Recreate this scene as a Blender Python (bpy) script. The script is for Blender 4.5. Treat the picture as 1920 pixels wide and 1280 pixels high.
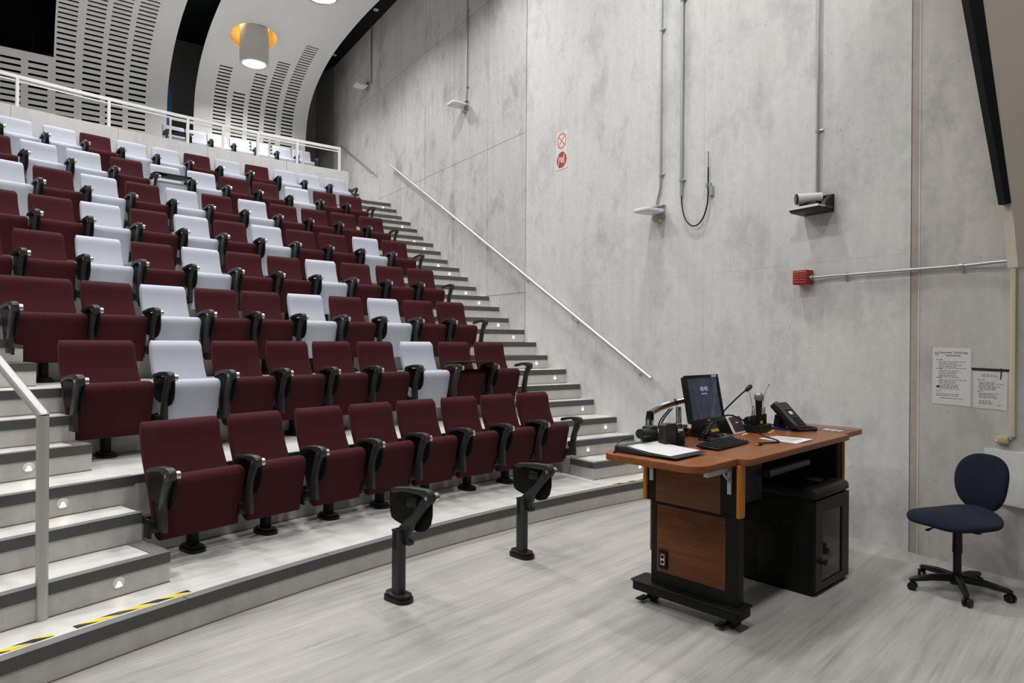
import bpy, bmesh, math, random
from mathutils import Vector, Matrix
random.seed(7)
SC = bpy.context.scene
for o in list(bpy.data.objects): bpy.data.objects.remove(o)
COL = SC.collection
PI = math.pi
# ------------------------------------------------------------------ camera
H = 1.5966                       # eye height
RHO, TAU, FPX = 0.0068, 0.0010, 1240.7
cr, sr, ct, st = math.cos(RHO), math.sin(RHO), math.cos(TAU), math.sin(TAU)
rgt = Vector((cr, st*sr, ct*sr)); upv = Vector((-sr, st*cr, ct*cr)); fwd = Vector((0, ct, -st))
cam = bpy.data.cameras.new('camera'); cam.sensor_width = 36; cam.lens = 36*FPX/1920
cam.clip_start = .05; cam.clip_end = 200
cam_o = bpy.data.objects.new('camera', cam); COL.objects.link(cam_o)
cam_o.matrix_world = Matrix(((rgt.x, upv.x, -fwd.x, 0), (rgt.y, upv.y, -fwd.y, 0), (rgt.z, upv.z, -fwd.z, H), (0, 0, 0, 1)))
SC.camera = cam_o
# ------------------------------------------------------------------ world, exposure
w = bpy.data.worlds.new('world'); SC.world = w; w.use_nodes = True
w.node_tree.nodes['Background'].inputs[0].default_value = (.93, .96, 1.0, 1)
w.node_tree.nodes['Background'].inputs[1].default_value = .10
SC.view_settings.view_transform = 'Standard'; SC.view_settings.look = 'None'
SC.view_settings.exposure = 0.0; SC.view_settings.gamma = 1; SC.view_settings.use_curve_mapping = False
LAMP_W = 74.0                   # each pendant downlight
# ------------------------------------------------------------------ hall frame (polar about the stage centre)
CX, CY = 9.1064, -4.1366
WA = 0.5815
WD = Vector((-math.sin(WA), math.cos(WA), 0))      # outward along the right wall
C0 = Vector((CX, CY, 0))
S = .175                          # one riser
R0, RP, D1, D2 = 14.316, .9717, .4126, .2664
def rk(k):
    if k == 0: return 13.344
    if k == 1: return 13.683
    n = (k-3)//3; m = (k-3) % 3
    return R0+n*RP+(0, D1, D1+D2)[m]
def udir(th):
    c, s = math.cos(th), math.sin(th)
    return Vector((WD.x*c-WD.y*s, WD.y*c+WD.x*s, 0))
def ldir(th):
    u = udir(th); return Vector((-u.y, u.x, 0))
def P(r, th, z=0.): return C0+udir(th)*r+Vector((0, 0, z))
def faceang(th):                  # rotation so that local +Y looks at the stage centre
    l = ldir(th); return math.atan2(l.y, l.x)
WROT = math.atan2(-WD.y, -WD.x)   # wall frame: local X to the right along the wall, local -Y into the room
def WP(r, z, off=0.): return P(r, 0, z)+ldir(0)*off
# ------------------------------------------------------------------ materials
def newmat(name, col=(.5, .5, .5), rough=.6, metal=0., spec=.5):
    m = bpy.data.materials.new(name); m.use_nodes = True
    b = m.node_tree.nodes['Principled BSDF']
    b.inputs['Base Color'].default_value = (*col, 1); b.inputs['Roughness'].default_value = rough
    b.inputs['Metallic'].default_value = metal; b.inputs['Specular IOR Level'].default_value = spec
    return m
class NT:
    def __init__(s, m): s.t = m.node_tree; s.b = s.t.nodes['Principled BSDF']; s.tc = s.t.nodes.new('ShaderNodeTexCoord')
    def map(s, scale=(1, 1, 1), rot=(0, 0, 0), out='Object'):
        n = s.t.nodes.new('ShaderNodeMapping'); n.vector_type = 'TEXTURE'; n.inputs['Scale'].default_value = tuple(1/q for q in scale); n.inputs['Rotation'].default_value = rot
        s.t.links.new(s.tc.outputs[out], n.inputs['Vector']); return n.outputs[0]
    def noise(s, v, scale, detail=4, rough=.55, dist=0):
        n = s.t.nodes.new('ShaderNodeTexNoise'); n.inputs['Scale'].default_value = scale; n.inputs['Detail'].default_value = detail
        n.inputs['Roughness'].default_value = rough; n.inputs['Distortion'].default_value = dist
        if v is not None: s.t.links.new(v, n.inputs['Vector'])
        return n.outputs['Fac']
    def vor(s, v, scale, feature='F1'):
        n = s.t.nodes.new('ShaderNodeTexVoronoi'); n.inputs['Scale'].default_value = scale; n.feature = feature
        s.t.links.new(v, n.inputs['Vector']); return n.outputs['Distance']
    def ramp(s, f, stops):
        n = s.t.nodes.new('ShaderNodeValToRGB'); e = n.color_ramp.elements
        while len(e) < len(stops): e.new(.5)
        for i, (p, c) in enumerate(stops):
            e[i].position = p; e[i].color = (*c, 1) if len(c) == 3 else c
        s.t.links.new(f, n.inputs[0]); return n.outputs[0]
    def mix(s, a, b, f, mode='MIX'):
        n = s.t.nodes.new('ShaderNodeMix'); n.data_type = 'RGBA'; n.blend_type = mode
        if isinstance(f, float): n.inputs[0].default_value = f
        else: s.t.links.new(f, n.inputs[0])
        for i, x in ((6, a), (7, b)):
            if isinstance(x, tuple): n.inputs[i].default_value = (*x, 1)
            else: s.t.links.new(x, n.inputs[i])
        return n.outputs[2]
    def base(s, c): s.t.links.new(c, s.b.inputs['Base Color'])
    def bump(s, hgt, strength=.2, dist=.01):
        n = s.t.nodes.new('ShaderNodeBump'); n.inputs['Strength'].default_value = strength; n.inputs['Distance'].default_value = dist
        s.t.links.new(hgt, n.inputs['Height']); s.t.links.new(n.outputs[0], s.b.inputs['Normal'])
G = lambda v: (v, v, v)
def concrete(name, lo, mid, hi, stain=.5, rough=.75, pit=1.0, warm=(.0, .0, .0), crack=False):
    m = newmat(name, mid, rough); n = NT(m)
    v = n.map(); vs = n.map((5, 5, .45))
    big = n.noise(v, .55, 5, .6, .3); streak = n.noise(vs, 2.2, 5, .6); fine = n.noise(v, 14, 6, .7)
    c = n.ramp(big, [(.25, lo), (.5, mid), (.72, hi)])
    c2 = n.ramp(streak, [(.3, lo), (.55, mid), (.75, hi)])
    c = n.mix(c, c2, .45)
    c = n.mix(c, n.ramp(fine, [(.3, tuple(x*.8 for x in mid)), (.7, tuple(min(1, x*1.16) for x in mid))]), .35)
    blot = n.ramp(n.noise(n.map((1, 1, .7)), 1.9, 7, .7, .12), [(.50, G(1.)), (.74, G(1-stain))])
    c = n.mix(c, blot, 1.0, 'MULTIPLY')
    pits = n.ramp(n.vor(n.map((1, 1, .6)), 11), [(.0, G(.35)), (.035*pit+.001, G(.55)), (.06*pit+.01, G(1.))])
    msk = n.ramp(n.noise(v, .8, 3), [(.36, G(0.)), (.52, G(1.))])
    c = n.mix(c, n.mix(c, pits, 1.0, 'MULTIPLY'), msk)
    if crack:
        wob = n.t.nodes.new('ShaderNodeTexNoise'); wob.inputs['Scale'].default_value = 3.5; wob.inputs['Detail'].default_value = 5; n.t.links.new(v, wob.inputs['Vector'])
        mx = n.mix(v, wob.outputs['Color'], .35); ck = n.ramp(n.vor(mx, 13, 'DISTANCE_TO_EDGE'), [(0., G(1.)), (.018, G(.0))])
        cm = n.ramp(n.noise(v, 1.1, 4), [(.50, G(0.)), (.66, G(.40))])
        c = n.mix(c, (.60, .60, .58), n.mix((0., 0., 0.), ck, cm))
    n.base(c); n.bump(fine, .18, .006)
    return m
M = {}
M['concrete'] = concrete('concrete_light', (.49, .49, .48), (.63, .63, .62), (.71, .71, .70), .34)
M['concrete2'] = concrete('concrete_weathered', (.36, .35, .335), (.50, .485, .465), (.62, .605, .58), .40, crack=True)
M['concrete3'] = concrete('concrete_boardmarked', (.36, .355, .35), (.53, .525, .52), (.64, .635, .63), .48, pit=2.0)
M['concrete_rear'] = concrete('concrete_rear', (.20, .20, .195), (.27, .27, .265), (.32, .32, .31), .3)
M['joint'] = concrete('joint_strip', (.30, .27, .24), (.40, .365, .33), (.47, .44, .40), .3)
M['riser'] = concrete('riser_concrete', (.42, .415, .395), (.55, .54, .515), (.64, .63, .605), .25, pit=.5)
M['parapet'] = concrete('parapet_concrete', (.50, .50, .51), (.60, .60, .61), (.67, .67, .68), .18, pit=.4)
def vinyl(name, ang, lo, mid, hi, rough=.42):
    m = newmat(name, mid, rough); n = NT(m)
    v = n.map((.6, 9, 1), (0, 0, ang)); v2 = n.map((1.6, 42, 1), (0, 0, ang)); v3 = n.map((.8, 3, 1), (0, 0, ang))
    a = n.noise(v, 1.3, 6, .65, .4); b = n.noise(v2, 1.5, 5, .7); d = n.noise(v3, .9, 4, .6, .3)
    c = n.ramp(a, [(.28, lo), (.5, mid), (.72, hi)])
    c = n.mix(c, n.ramp(b, [(.3, lo), (.55, mid), (.75, hi)]), .4)
    c = n.mix(c, n.ramp(d, [(.3, tuple(x*.9 for x in lo)), (.55, mid), (.8, hi)]), .35)
    n.base(c)
    rr = n.ramp(b, [(.3, G(rough-.06)), (.7, G(rough+.08))]); n.t.links.new(rr, n.b.inputs['Roughness'])
    return m
M['floor'] = vinyl('vinyl_floor', math.radians(46), (.18, .176, .168), (.41, .40, .38), (.54, .53, .505))
M['tread'] = vinyl('vinyl_tread', math.radians(46), (.50, .51, .495), (.66, .65, .635), (.76, .75, .735), .45)
M['nosing'] = newmat('nosing_rubber', (.075, .076, .078), .55)
M['nosing_top'] = newmat('nosing_tread_strip', (.17, .17, .175), .5)
def fabric(name, c):
    m = newmat(name, c, .95, 0, .2); n = NT(m)
    f = n.noise(n.map(), 260, 3, .6); g = n.noise(n.map(), 9, 3, .5)
    k = n.mix(tuple(x*.82 for x in c), tuple(min(1, x*1.18) for x in c), f)
    k = n.mix(k, n.mix(tuple(x*.9 for x in c), tuple(min(1, x*1.08) for x in c), g), .4)
    n.base(k); n.bump(f, .15, .002)
    n.b.inputs['Sheen Weight'].default_value = .03
    return m
M['red'] = fabric('burgundy_fabric', (.050, .0080, .0105))
M['white'] = fabric('pale_fabric', (.46, .49, .565))
M['navy'] = fabric('navy_fabric', (.009, .0125, .026))
M['blackpl'] = newmat('black_plastic', (.006, .006, .0065), .42, 0, .35)
M['darkgrey'] = newmat('charcoal_plastic', (.026, .027, .029), .40, 0, .4)
M['blackmetal'] = newmat('black_powdercoat', (.005, .005, .0052), .55, 0, .25)
M['tablet'] = newmat('tablet_laminate', (.006, .006, .0065), .45, 0, .15)
M['steel'] = newmat('brushed_steel', (.62, .60, .57), .28, 1.)
M['chrome'] = newmat('chrome', (.75, .75, .76), .08, 1.)
M['alu'] = newmat('satin_aluminium', (.55, .55, .55), .42, .6)
M['railgrey'] = newmat('grey_painted_rail', (.52, .50, .49), .36, .35)
M['railwhite'] = newmat('white_painted_rail', (.72, .72, .71), .45)
M['galv'] = newmat('galvanised_conduit', (.42, .44, .46), .38, .7)
M['white_pl'] = newmat('white_plastic', (.74, .75, .76), .45)
M['black'] = newmat('matte_black', (.004, .004, .005), .8, 0, .2)
M['ceilblack'] = newmat('black_ceiling_paint', (.006, .007, .009), .85, 0, .2)
M['panel'] = newmat('white_acoustic_panel', (.80, .81, .80), .6)
M['slotdark'] = newmat('slot_cavity', (.006, .005, .005), .9, 0, .1)
M['gold'] = newmat('gold_recess', (.50, .32, .10), .5)
M['lampbody'] = newmat('lamp_body', (.70, .665, .62), .5)
M['blue'] = newmat('blue_paint', (.01, .10, .28), .5)
M['beige'] = newmat('beige_panel', (.47, .42, .36), .7)
M['cream'] = newmat('cream_trunking', (.66, .60, .42), .5)
M['creamdark'] = newmat('cream_box', (.50, .42, .22), .5)
M['redpl'] = newmat('red_housing', (.30, .022, .016), .45)
M['redpl_hi'] = newmat('red_louver', (.50, .10, .08), .4)
M['signred'] = newmat('sign_red', (.50, .03, .02), .5)
M['signorange'] = newmat('sign_orange', (.72, .12, .06), .5)
M['signwhite'] = newmat('sign_white', (.72, .72, .70), .5)
M['paper'] = newmat('paper', (.62, .63, .645), .8)
M['paper_old'] = newmat('plastic_sleeved_paper', (.60, .595, .59), .45)
M['ink'] = newmat('ink', (.10, .10, .105), .8)
M['yellow'] = newmat('yellow_tape', (.78, .60, .01), .45)
M['tapeblack'] = newmat('black_tape', (.012, .012, .013), .5)
M['rubber'] = newmat('rubber', (.012, .012, .012), .7)
M['glass'] = newmat('smoked_acrylic', (.03, .03, .032), .06); M['glass'].node_tree.nodes['Principled BSDF'].inputs['Transmission Weight'].default_value = .55
M['lcd'] = newmat('dark_lcd', (.02, .022, .028), .15)
M['booth'] = newmat('booth_glass', (.008, .008, .009), .05)
M['bluecable'] = newmat('blue_cable', (.02, .06, .50), .45)
M['purple'] = newmat('purple_print', (.14, .07, .10), .6)
M['label_y'] = newmat('yellow_label', (.75, .62, .04), .6)
M['mesh_grey'] = newmat('mic_grille', (.32, .31, .30), .45, .6)
def emis(name, col, st):
    m = newmat(name, col, .5); b = m.node_tree.nodes['Principled BSDF']
    b.inputs['Emission Color'].default_value = (*col, 1); b.inputs['Emission Strength'].default_value = st; return m
M['lampglow'] = emis('lamp_diffuser', (1., .985, .96), 9.)
M['stepglow'] = emis('step_light_lens', (1., .88, .74), 2.2)
def wood(name, lo, mid, hi, rough, ang=0., sc=(1, 14, 14)):
    m = newmat(name, mid, rough); n = NT(m)
    a = n.noise(n.map(sc, (0, 0, ang)), 2.2, 6, .65, .8); b = n.noise(n.map(tuple(x*3 for x in sc), (0, 0, ang)), 2.5, 4, .6)
    c = n.ramp(a, [(.3, lo), (.5, mid), (.72, hi)]); c = n.mix(c, n.ramp(b, [(.35, lo), (.7, hi)]), .25)
    n.base(c); n.b.inputs['Specular IOR Level'].default_value = .3; return m
M['desktop'] = wood('cherry_laminate', (.168, .054, .016), (.230, .077, .023), (.290, .104, .033), .32)
M['deskpanel'] = wood('cherry_panel', (.085, .026, .006), (.138, .043, .010), (.190, .062, .016), .42, 0, (14, 1.2, 16))
M['oak'] = wood('orange_oak_trim', (.36, .125, .010), (.48, .175, .016), (.56, .22, .024), .45, 0, (30, 30, 1.2))
def screenmat():
    m = newmat('monitor_screen', (.01, .012, .02), .2); n = NT(m)
    v = n.map((1, 1, 1), (0, 0, 0))
    a = n.noise(v, 5.5, 2, .4, 1.4)
    c = n.ramp(a, [(.36, (.020, .026, .052)), (.47, (.030, .040, .070)), (.5, (.046, .062, .075)), (.53, (.026, .030, .062)), (.7, (.030, .024, .045))])
    n.t.links.new(c, n.b.inputs['Emission Color']); n.b.inputs['Emission Strength'].default_value = .62
    return m
M['screen'] = screenmat()
M['tabscreen'] = emis('tablet_screen', (.020, .010, .016), 1.)
M['screentext'] = emis('screen_text', (.55, .55, .6), .7)
# ------------------------------------------------------------------ mesh helpers
def finish(bm, name, mat, parent=None, loc=(0, 0, 0), rot=None, ang=35., kind=None):
    me = bpy.data.meshes.new(name); bm.normal_update()
    bmesh.ops.recalc_face_normals(bm, faces=bm.faces[:])
    for f in bm.faces: f.smooth = True
    bm.to_mesh(me); bm.free(); me.set_sharp_from_angle(angle=math.radians(ang))
    mats = mat if isinstance(mat, (list, tuple)) else [mat]
    for x in mats: me.materials.append(M[x])
    return link(name, me, parent, loc, rot, kind)
def link(name, me, parent=None, loc=(0, 0, 0), rot=None, kind=None):
    o = bpy.data.objects.new(name, me); COL.objects.link(o)
    o.location = loc
    if rot is not None: o.rotation_euler = rot if isinstance(rot, (tuple, list)) else (0, 0, rot)
    if parent: o.parent = parent
    if kind: o['kind'] = kind
    return o
def tag(o, label, cat, group=None):
    o['label'] = label; o['category'] = cat
    if group: o['group'] = group
    return o
def thing(name, label, cat, loc=(0, 0, 0), rotz=0., group=None):
    o = bpy.data.objects.new(name, None); COL.objects.link(o); o.empty_display_size = .1
    o.location = loc; o.rotation_euler = (0, 0, rotz)
    return tag(o, label, cat, group)
def struct(name, label=None, loc=(0, 0, 0), rotz=0.):
    o = bpy.data.objects.new(name, None); COL.objects.link(o); o.location = loc; o.rotation_euler = (0, 0, rotz)
    o['kind'] = 'structure'
    if label: o['label'] = label
    return o
def B(): return bmesh.new()
def setmi(bm, n0, mi):
    for f in bm.faces[n0:]: f.material_index = mi
def box(bm, x0, x1, y0, y1, z0, z1, bev=0., seg=2, mat=None, mi=0):
    """axis box, optional rounded edges, optional 4x4"""
    t = bmesh.new(); bmesh.ops.create_cube(t, size=1)
    for v in t.verts: v.co = Vector(((x0+x1)/2+v.co.x*(x1-x0), (y0+y1)/2+v.co.y*(y1-y0), (z0+z1)/2+v.co.z*(z1-z0)))
    if bev > 0: bmesh.ops.bevel(t, geom=t.edges[:], offset=bev, segments=seg, profile=.5, affect='EDGES', clamp_overlap=True)
    merge(bm, t, mat, mi)
def merge(bm, t, mat=None, mi=0):
    if mat is not None:
        for v in t.verts: v.co = mat @ v.co
    vm = [bm.verts.new(v.co) for v in t.verts]; t.verts.index_update()
    for f in t.faces:
        try:
            nf = bm.faces.new([vm[v.index] for v in f.verts]); nf.material_index = mi
        except ValueError: pass
    t.free()
def frame(d):
    d = d.normalized(); a = Vector((0, 0, 1)) if abs(d.z) < .9 else Vector((1, 0, 0))
    x = a.cross(d).normalized(); y = d.cross(x); return x, y
def tube(bm, pts, r, n=8, caps=True, mi=0, flat=1.):
    pts = [Vector(p) for p in pts]; rs = r if isinstance(r, (list, tuple)) else [r]*len(pts)
    rings = []; x = None
    for i, p in enumerate(pts):
        if i == 0: d = pts[1]-p
        elif i == len(pts)-1: d = p-pts[i-1]
        else: d = (pts[i+1]-p).normalized()+(p-pts[i-1]).normalized()
        d.normalize()
        if x is None: x, y = frame(d)
        else:
            x = (x-d*x.dot(d)).normalized(); y = d.cross(x)
        rings.append([bm.verts.new(p+(x*math.cos(2*PI*k/n)+y*math.sin(2*PI*k/n)*flat)*rs[i]) for k in range(n)])
    for a, b in zip(rings, rings[1:]):
        for k in range(n):
            f = bm.faces.new((a[k], a[(k+1) % n], b[(k+1) % n], b[k])); f.material_index = mi
    if caps:
        f = bm.faces.new(rings[0][::-1]); f.material_index = mi
        f = bm.faces.new(rings[-1]); f.material_index = mi
def bez(pts, n=8):
    """Catmull-Rom through pts"""
    p = [Vector(q) for q in pts]; p = [p[0]*2-p[1]]+p+[p[-1]*2-p[-2]]; out = []
    for i in range(1, len(p)-2):
        for k in range(n):
            t = k/n
            out.append(.5*((2*p[i])+(p[i+1]-p[i-1])*t+(2*p[i-1]-5*p[i]+4*p[i+1]-p[i+2])*t*t+(3*p[i]-p[i-1]-3*p[i+1]+p[i+2])*t**3))
    out.append(p[-2]); return out
def prism(bm, poly, axis, a0, a1, bev=0., seg=1, mat=None, mi=0):
    """extrude a 2D polygon: axis 'x': poly=(y,z); 'y': (x,z); 'z': (x,y)"""
    t = bmesh.new()
    def mk(p, a): return {'x': (a, p[0], p[1]), 'y': (p[0], a, p[1]), 'z': (p[0], p[1], a)}[axis]
    A = [t.verts.new(mk(p, a0)) for p in poly]; Bv = [t.verts.new(mk(p, a1)) for p in poly]
    n = len(poly); t.faces.new(A); t.faces.new(Bv[::-1])
    for i in range(n): t.faces.new((A[i], Bv[i], Bv[(i+1) % n], A[(i+1) % n]))
    bmesh.ops.recalc_face_normals(t, faces=t.faces[:])
    if bev > 0: bmesh.ops.bevel(t, geom=t.edges[:], offset=bev, segments=seg, profile=.5, affect='EDGES', clamp_overlap=True)
    merge(bm, t, mat, mi)
def rpoly(x0, x1, y0, y1, r, n=4):
    """rounded rectangle outline"""
    rr = r if isinstance(r, (tuple, list)) else (r,)*4; out = []
    for (cx, cy, a), q in zip(((x1, y1, 0), (x0, y1, 90), (x0, y0, 180), (x1, y0, 270)), rr):
        sx = -1 if cx == x1 else 1; sy = -1 if cy == y1 else 1
        for k in range(n+1):
            t = math.radians(a+90*k/n); out.append((cx+sx*q+q*math.cos(t), cy+sy*q+q*math.sin(t)))
    return out
def loft(bm, st, n=20, e=4.):
    """stations (cy, z, halfwidth, halfthick, tilt): super-ellipse rings stacked up, tilt leans ring about x"""
    rings = []
    for cy, z, hw, ht, tl in st:
        ring = []
        for k in range(n):
            a = 2*PI*(k+.5)/n; c, s = math.cos(a), math.sin(a)
            x = hw*math.copysign(abs(c)**(2/e), c); q = ht*math.copysign(abs(s)**(2/e), s)
            ring.append(bm.verts.new((x, cy+q*math.cos(tl), z+q*math.sin(tl))))
        rings.append(ring)
    for a, b in zip(rings, rings[1:]):
        for k in range(n): bm.faces.new((a[k], a[(k+1) % n], b[(k+1) % n], b[k]))
    bm.faces.new(rings[0][::-1]); bm.faces.new(rings[-1])
def cyl(bm, p0, p1, r, n=16, r1=None, mi=0): tube(bm, [p0, p1], [r, r if r1 is None else r1], n, True, mi)
def text(name, body, size, mat, parent, mtx, align='CENTER', ext=.0006):
    cu = bpy.data.curves.new(name, 'FONT'); cu.body = body; cu.size = size; cu.align_x = align; cu.align_y = 'CENTER'; cu.extrude = ext; cu.offset = -.0007 if body == '10:43' else 0
    cu.resolution_u = 3
    o = bpy.data.objects.new(name, cu); COL.objects.link(o)
    dg = bpy.context.evaluated_depsgraph_get(); me = bpy.data.meshes.new_from_object(o.evaluated_get(dg))
    bpy.data.objects.remove(o); me.transform(mtx); me.materials.clear(); me.materials.append(M[mat]); me.name = name
    return link(name, me, parent)
def shiftx(bm, dx, dy=0.):
    for v in bm.verts: v.co.x += dx; v.co.y += dy
ORD = ['first', 'second', 'third', 'fourth', 'fifth', 'sixth', 'seventh', 'eighth', 'ninth', 'tenth', 'eleventh', 'twelfth']
# ================================================================== STRUCTURE
# ---- main floor (vinyl sheet with welded seams)
fl = struct('floor', 'pale grey wood-effect vinyl floor with darker streaks')
bm = B(); box(bm, -9, 12, -4, 16, -.1, 0); finish(bm, 'vinyl_sheet', 'floor', fl)
AL = math.radians(43.8); E1 = Vector((math.cos(AL), math.sin(AL), 0)); E2 = Vector((-math.sin(AL), math.cos(AL), 0))
DO = Vector((1.239, 3.698, 0))
def DW(a, b, z=0.): return DO+E1*a+E2*b+Vector((0, 0, z))
# ---- arc solids
def arc_solid(bm, r0, r1, t0, t1, z0, z1, mi_top=0, mi_side=1, step=.0125):
    n = max(1, int(math.ceil((t1-t0)/step)))
    ts = [t0+(t1-t0)*i/n for i in range(n+1)]
    q = [[bm.verts.new(P(r, t, z)) for (r, z) in ((r0, z0), (r0, z1), (r1, z1), (r1, z0))] for t in ts]
    for a, b in zip(q, q[1:]):
        for i, mi in ((0, mi_side), (1, mi_top), (2, mi_side), (3, mi_side)):
            f = bm.faces.new((a[i], a[(i+1) % 4], b[(i+1) % 4], b[i])); f.material_index = mi
    f = bm.faces.new(q[0]); f.material_index = mi_side
    f = bm.faces.new(q[-1][::-1]); f.material_index = mi_side
AR, ALF, TMAX = .0672, .3645, .62
NOSH, NOSD = .058, .052
def nosing(parent, r, t0, t1, z, h=NOSH, d=NOSD, proud=.006):
    bm = B(); arc_solid(bm, r-proud, r+d, t0, t1, z-h, z+.004, 1, 0)
    finish(bm, 'nosing', ['nosing', 'nosing_top'], parent)
def side_strip(parent, r0, r1, t, z, sgn, wid=.085):
    bm = B(); dt = wid/r0
    a, b = (t-.0005, t+dt) if sgn > 0 else (t-dt, t+.0005)
    arc_solid(bm, r0, r1, a, b, z-NOSH, z+.0045, 1, 0); finish(bm, 'nosing', ['nosing', 'nosing_top'], parent)
for n in range(1, 9):
    k = 3*(n-1); z = S*(k+1); ra = rk(k); rb = rk(k+3)+.02
    t = struct('floor', '%s seating tier with pale vinyl tread and streaked concrete riser' % ORD[n-1].replace('first', 'lowest'))
    bm = B(); arc_solid(bm, ra, rb, 0., TMAX, max(-.02, z-.60), z); finish(bm, 'tier_slab', ['tread', 'riser'], t)
    if n == 1:
        cuts = [0.0002, .062, .18, .30, .37, .50, TMAX]
        for a, b in zip(cuts, cuts[1:]): nosing(t, ra, a+.0002, b-.0002, z, .062, .06)
    else:
        nosing(t, ra, .0004, AR-.001, z)
        nosing(t, ra, AR, ALF-.006, z, .048, .03, .003)
        nosing(t, ra, ALF-.006, TMAX, z)
M['sealant'] = newmat('brown_sealant', (.17, .13, .085), .8)
def sealant(parent, k, r, t0, t1):
    bm = B(); arc_solid(bm, r-.0035, r+.002, t0, t1, S*k-.001, S*k+.0055, 0, 0); finish(bm, 'sealant_joint', 'sealant', parent)
for side in ('right', 'left'):
    for k in range(1, 25):
        if k % 3 == 0: continue
        z = S*(k+1); ra = rk(k); rb = rk(3*((k+2)//3))+.02
        t0, t1 = (0.0, AR) if side == 'right' else (ALF, TMAX)
        st_ = struct('floor', 'aisle step beside the %s' % ('right concrete wall' if side == 'right' else 'left handrail'))
        bm = B(); arc_solid(bm, ra, rb, t0, t1, max(0, z-.36), z); finish(bm, 'step_block', ['tread', 'riser'], st_)
        sealant(st_, k, ra, max(t0, .0005), t1)
        if side == 'right': nosing(st_, ra, .0004, AR, z)
        else: nosing(st_, ra, ALF, TMAX, z)
        if side == 'right' and k % 3 == 1: side_strip(st_, ra+.05, rk(3*((k+2)//3)-1)-.0 if k < 3 else rk(k+1), AR, z, -1, .05)
        if side == 'left' and k % 3 == 1: side_strip(st_, ra+.05, rk(k+1), ALF, z, 1, .085)
for n, t_ in enumerate([o for o in COL.objects if o.get('label', '').endswith('pale vinyl tread and streaked concrete riser')]):
    if n == 0: sealant(t_, 0, rk(0), .0005, TMAX)
    else:
        for a, b in ((.0005, AR), (ALF, TMAX)): sealant(t_, 3*n, rk(3*n), a, b)
        sealant(t_, 3*n-2, rk(3*n), AR+.001, ALF-.001)
# cross aisle, upper steps and rear tier
Z24, Z28 = S*25, S*29
t = struct('floor', 'cross aisle landing behind the parapet')
bm = B(); arc_solid(bm, rk(24), 25.9, 0, TMAX, Z24-.6, Z24); finish(bm, 'tier_slab', ['tread', 'riser'], t)
nosing(t, rk(24), .0004, .042, Z24)
US = [(25, 22.40), (26, 22.66), (27, 22.925), (28, 23.327)]
for k, r in US:
    t = struct('floor', 'upper aisle step against the right wall'); z = S*(k+1)
    bm = B(); arc_solid(bm, r, 25.9, 0, .040, z-.2, z); finish(bm, 'step_block', ['tread', 'riser'], t); nosing(t, r, .0004, .040, z)
t = struct('floor', 'rear seating tier behind the parapet')
bm = B(); arc_solid(bm, 23.2, 25.9, .040, .172, Z24, Z28); finish(bm, 'tier_slab', ['tread', 'riser'], t)
# parapet
pw = struct('wall_parapet', 'pale streaked concrete parapet behind the eighth row')
tc = [.0425, .10, .1655, .23, .295, .36, .43, .50]
for a, b in zip(tc, tc[1:]):
    bm = B(); arc_solid(bm, 21.118, 21.26, a+.00012, b-.00012, S*22-.1, 4.895, 0, 0); finish(bm, 'concrete_panel', 'parapet', pw)
# ---- right wall: cast panels with recessed joints on a dark core
wr = struct('wall_right', 'tall grey cast concrete side wall with formwork joints')
def wallbox(bm, ra, rb, z0, z1, o0, o1, mi=0, bev=0.):
    v = [bm.verts.new(WP(r, z, o)) for r in (ra, rb) for z in (z0, z1) for o in (o0, o1)]
    for idx in ((0, 1, 3, 2), (4, 6, 7, 5), (0, 4, 5, 1), (2, 3, 7, 6), (0, 2, 6, 4), (1, 5, 7, 3)):
        f = bm.faces.new([v[i] for i in idx]); f.material_index = mi
bm = B(); wallbox(bm, 4, 27, -.1, 10, -.5, -.03); finish(bm, 'wall_core', 'slotdark', wr)
rows_z = [-.05, 2.29, 4.58, 6.89, 9.6]
cols = [(11.022, 13.03, .0005, 'concrete'), (13.03, 14.6, .0005, 'concrete'), (14.6, 16.25, .011, 'concrete'), (16.25, 17.31, .0065, 'concrete3'), (17.31, 18.434, .0065, 'concrete3'),
        (18.434, 19.544, .0065, 'concrete3'), (19.544, 20.629, .0065, 'concrete3'), (20.629, 21.724, .0065, 'concrete3'), (21.724, 22.831, .0065, 'concrete3'),
        (22.831, 23.94, .0065, 'concrete3'), (23.94, 26.4, .003, 'concrete3')]
prevg = .002
for ra, rb, g, mt in cols:
    for z0, z1 in zip(rows_z, rows_z[1:]):
        bm = B(); hg = .0004 if mt == 'concrete' else .003; wallbox(bm, ra+prevg, rb-g, z0+hg, z1-hg, -.05, 0); finish(bm, 'concrete_panel', mt, wr)
    prevg = .001
for ra, rb in ((8.2, 9.6), (9.6, 10.962)):
    for z0, z1 in ((-.05, 4.58), (4.58, 9.6)):
        bm = B(); wallbox(bm, ra+.001, rb-.001, z0+.001, z1-.001, -.05, 0); finish(bm, 'concrete_panel', 'concrete2', wr)
bm = B(); wallbox(bm, 10.964, 11.02, -.05, 9.6, -.05, -.004); finish(bm, 'joint_strip', 'joint', wr)
bm = B(); wallbox(bm, 10.956, 10.964, -.05, 9.6, -.05, .003); finish(bm, 'joint_lip', 'concrete', wr)
# splayed ledge low on the right part of the wall
bm = B()
prof = [(10.52, 0.), (10.52, .004), (9.7, .16), (9.0, .16), (9.0, 0.)]
lo = [bm.verts.new(WP(r, .50, o)) for r, o in prof]; hi = [bm.verts.new(WP(r, .868, o)) for r, o in prof]
bm.faces.new(lo); bm.faces.new(hi[::-1])
for i in range(5): bm.faces.new((lo[i], lo[(i+1) % 5], hi[(i+1) % 5], hi[i]))
finish(bm, 'concrete_ledge', 'concrete', wr)
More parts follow.
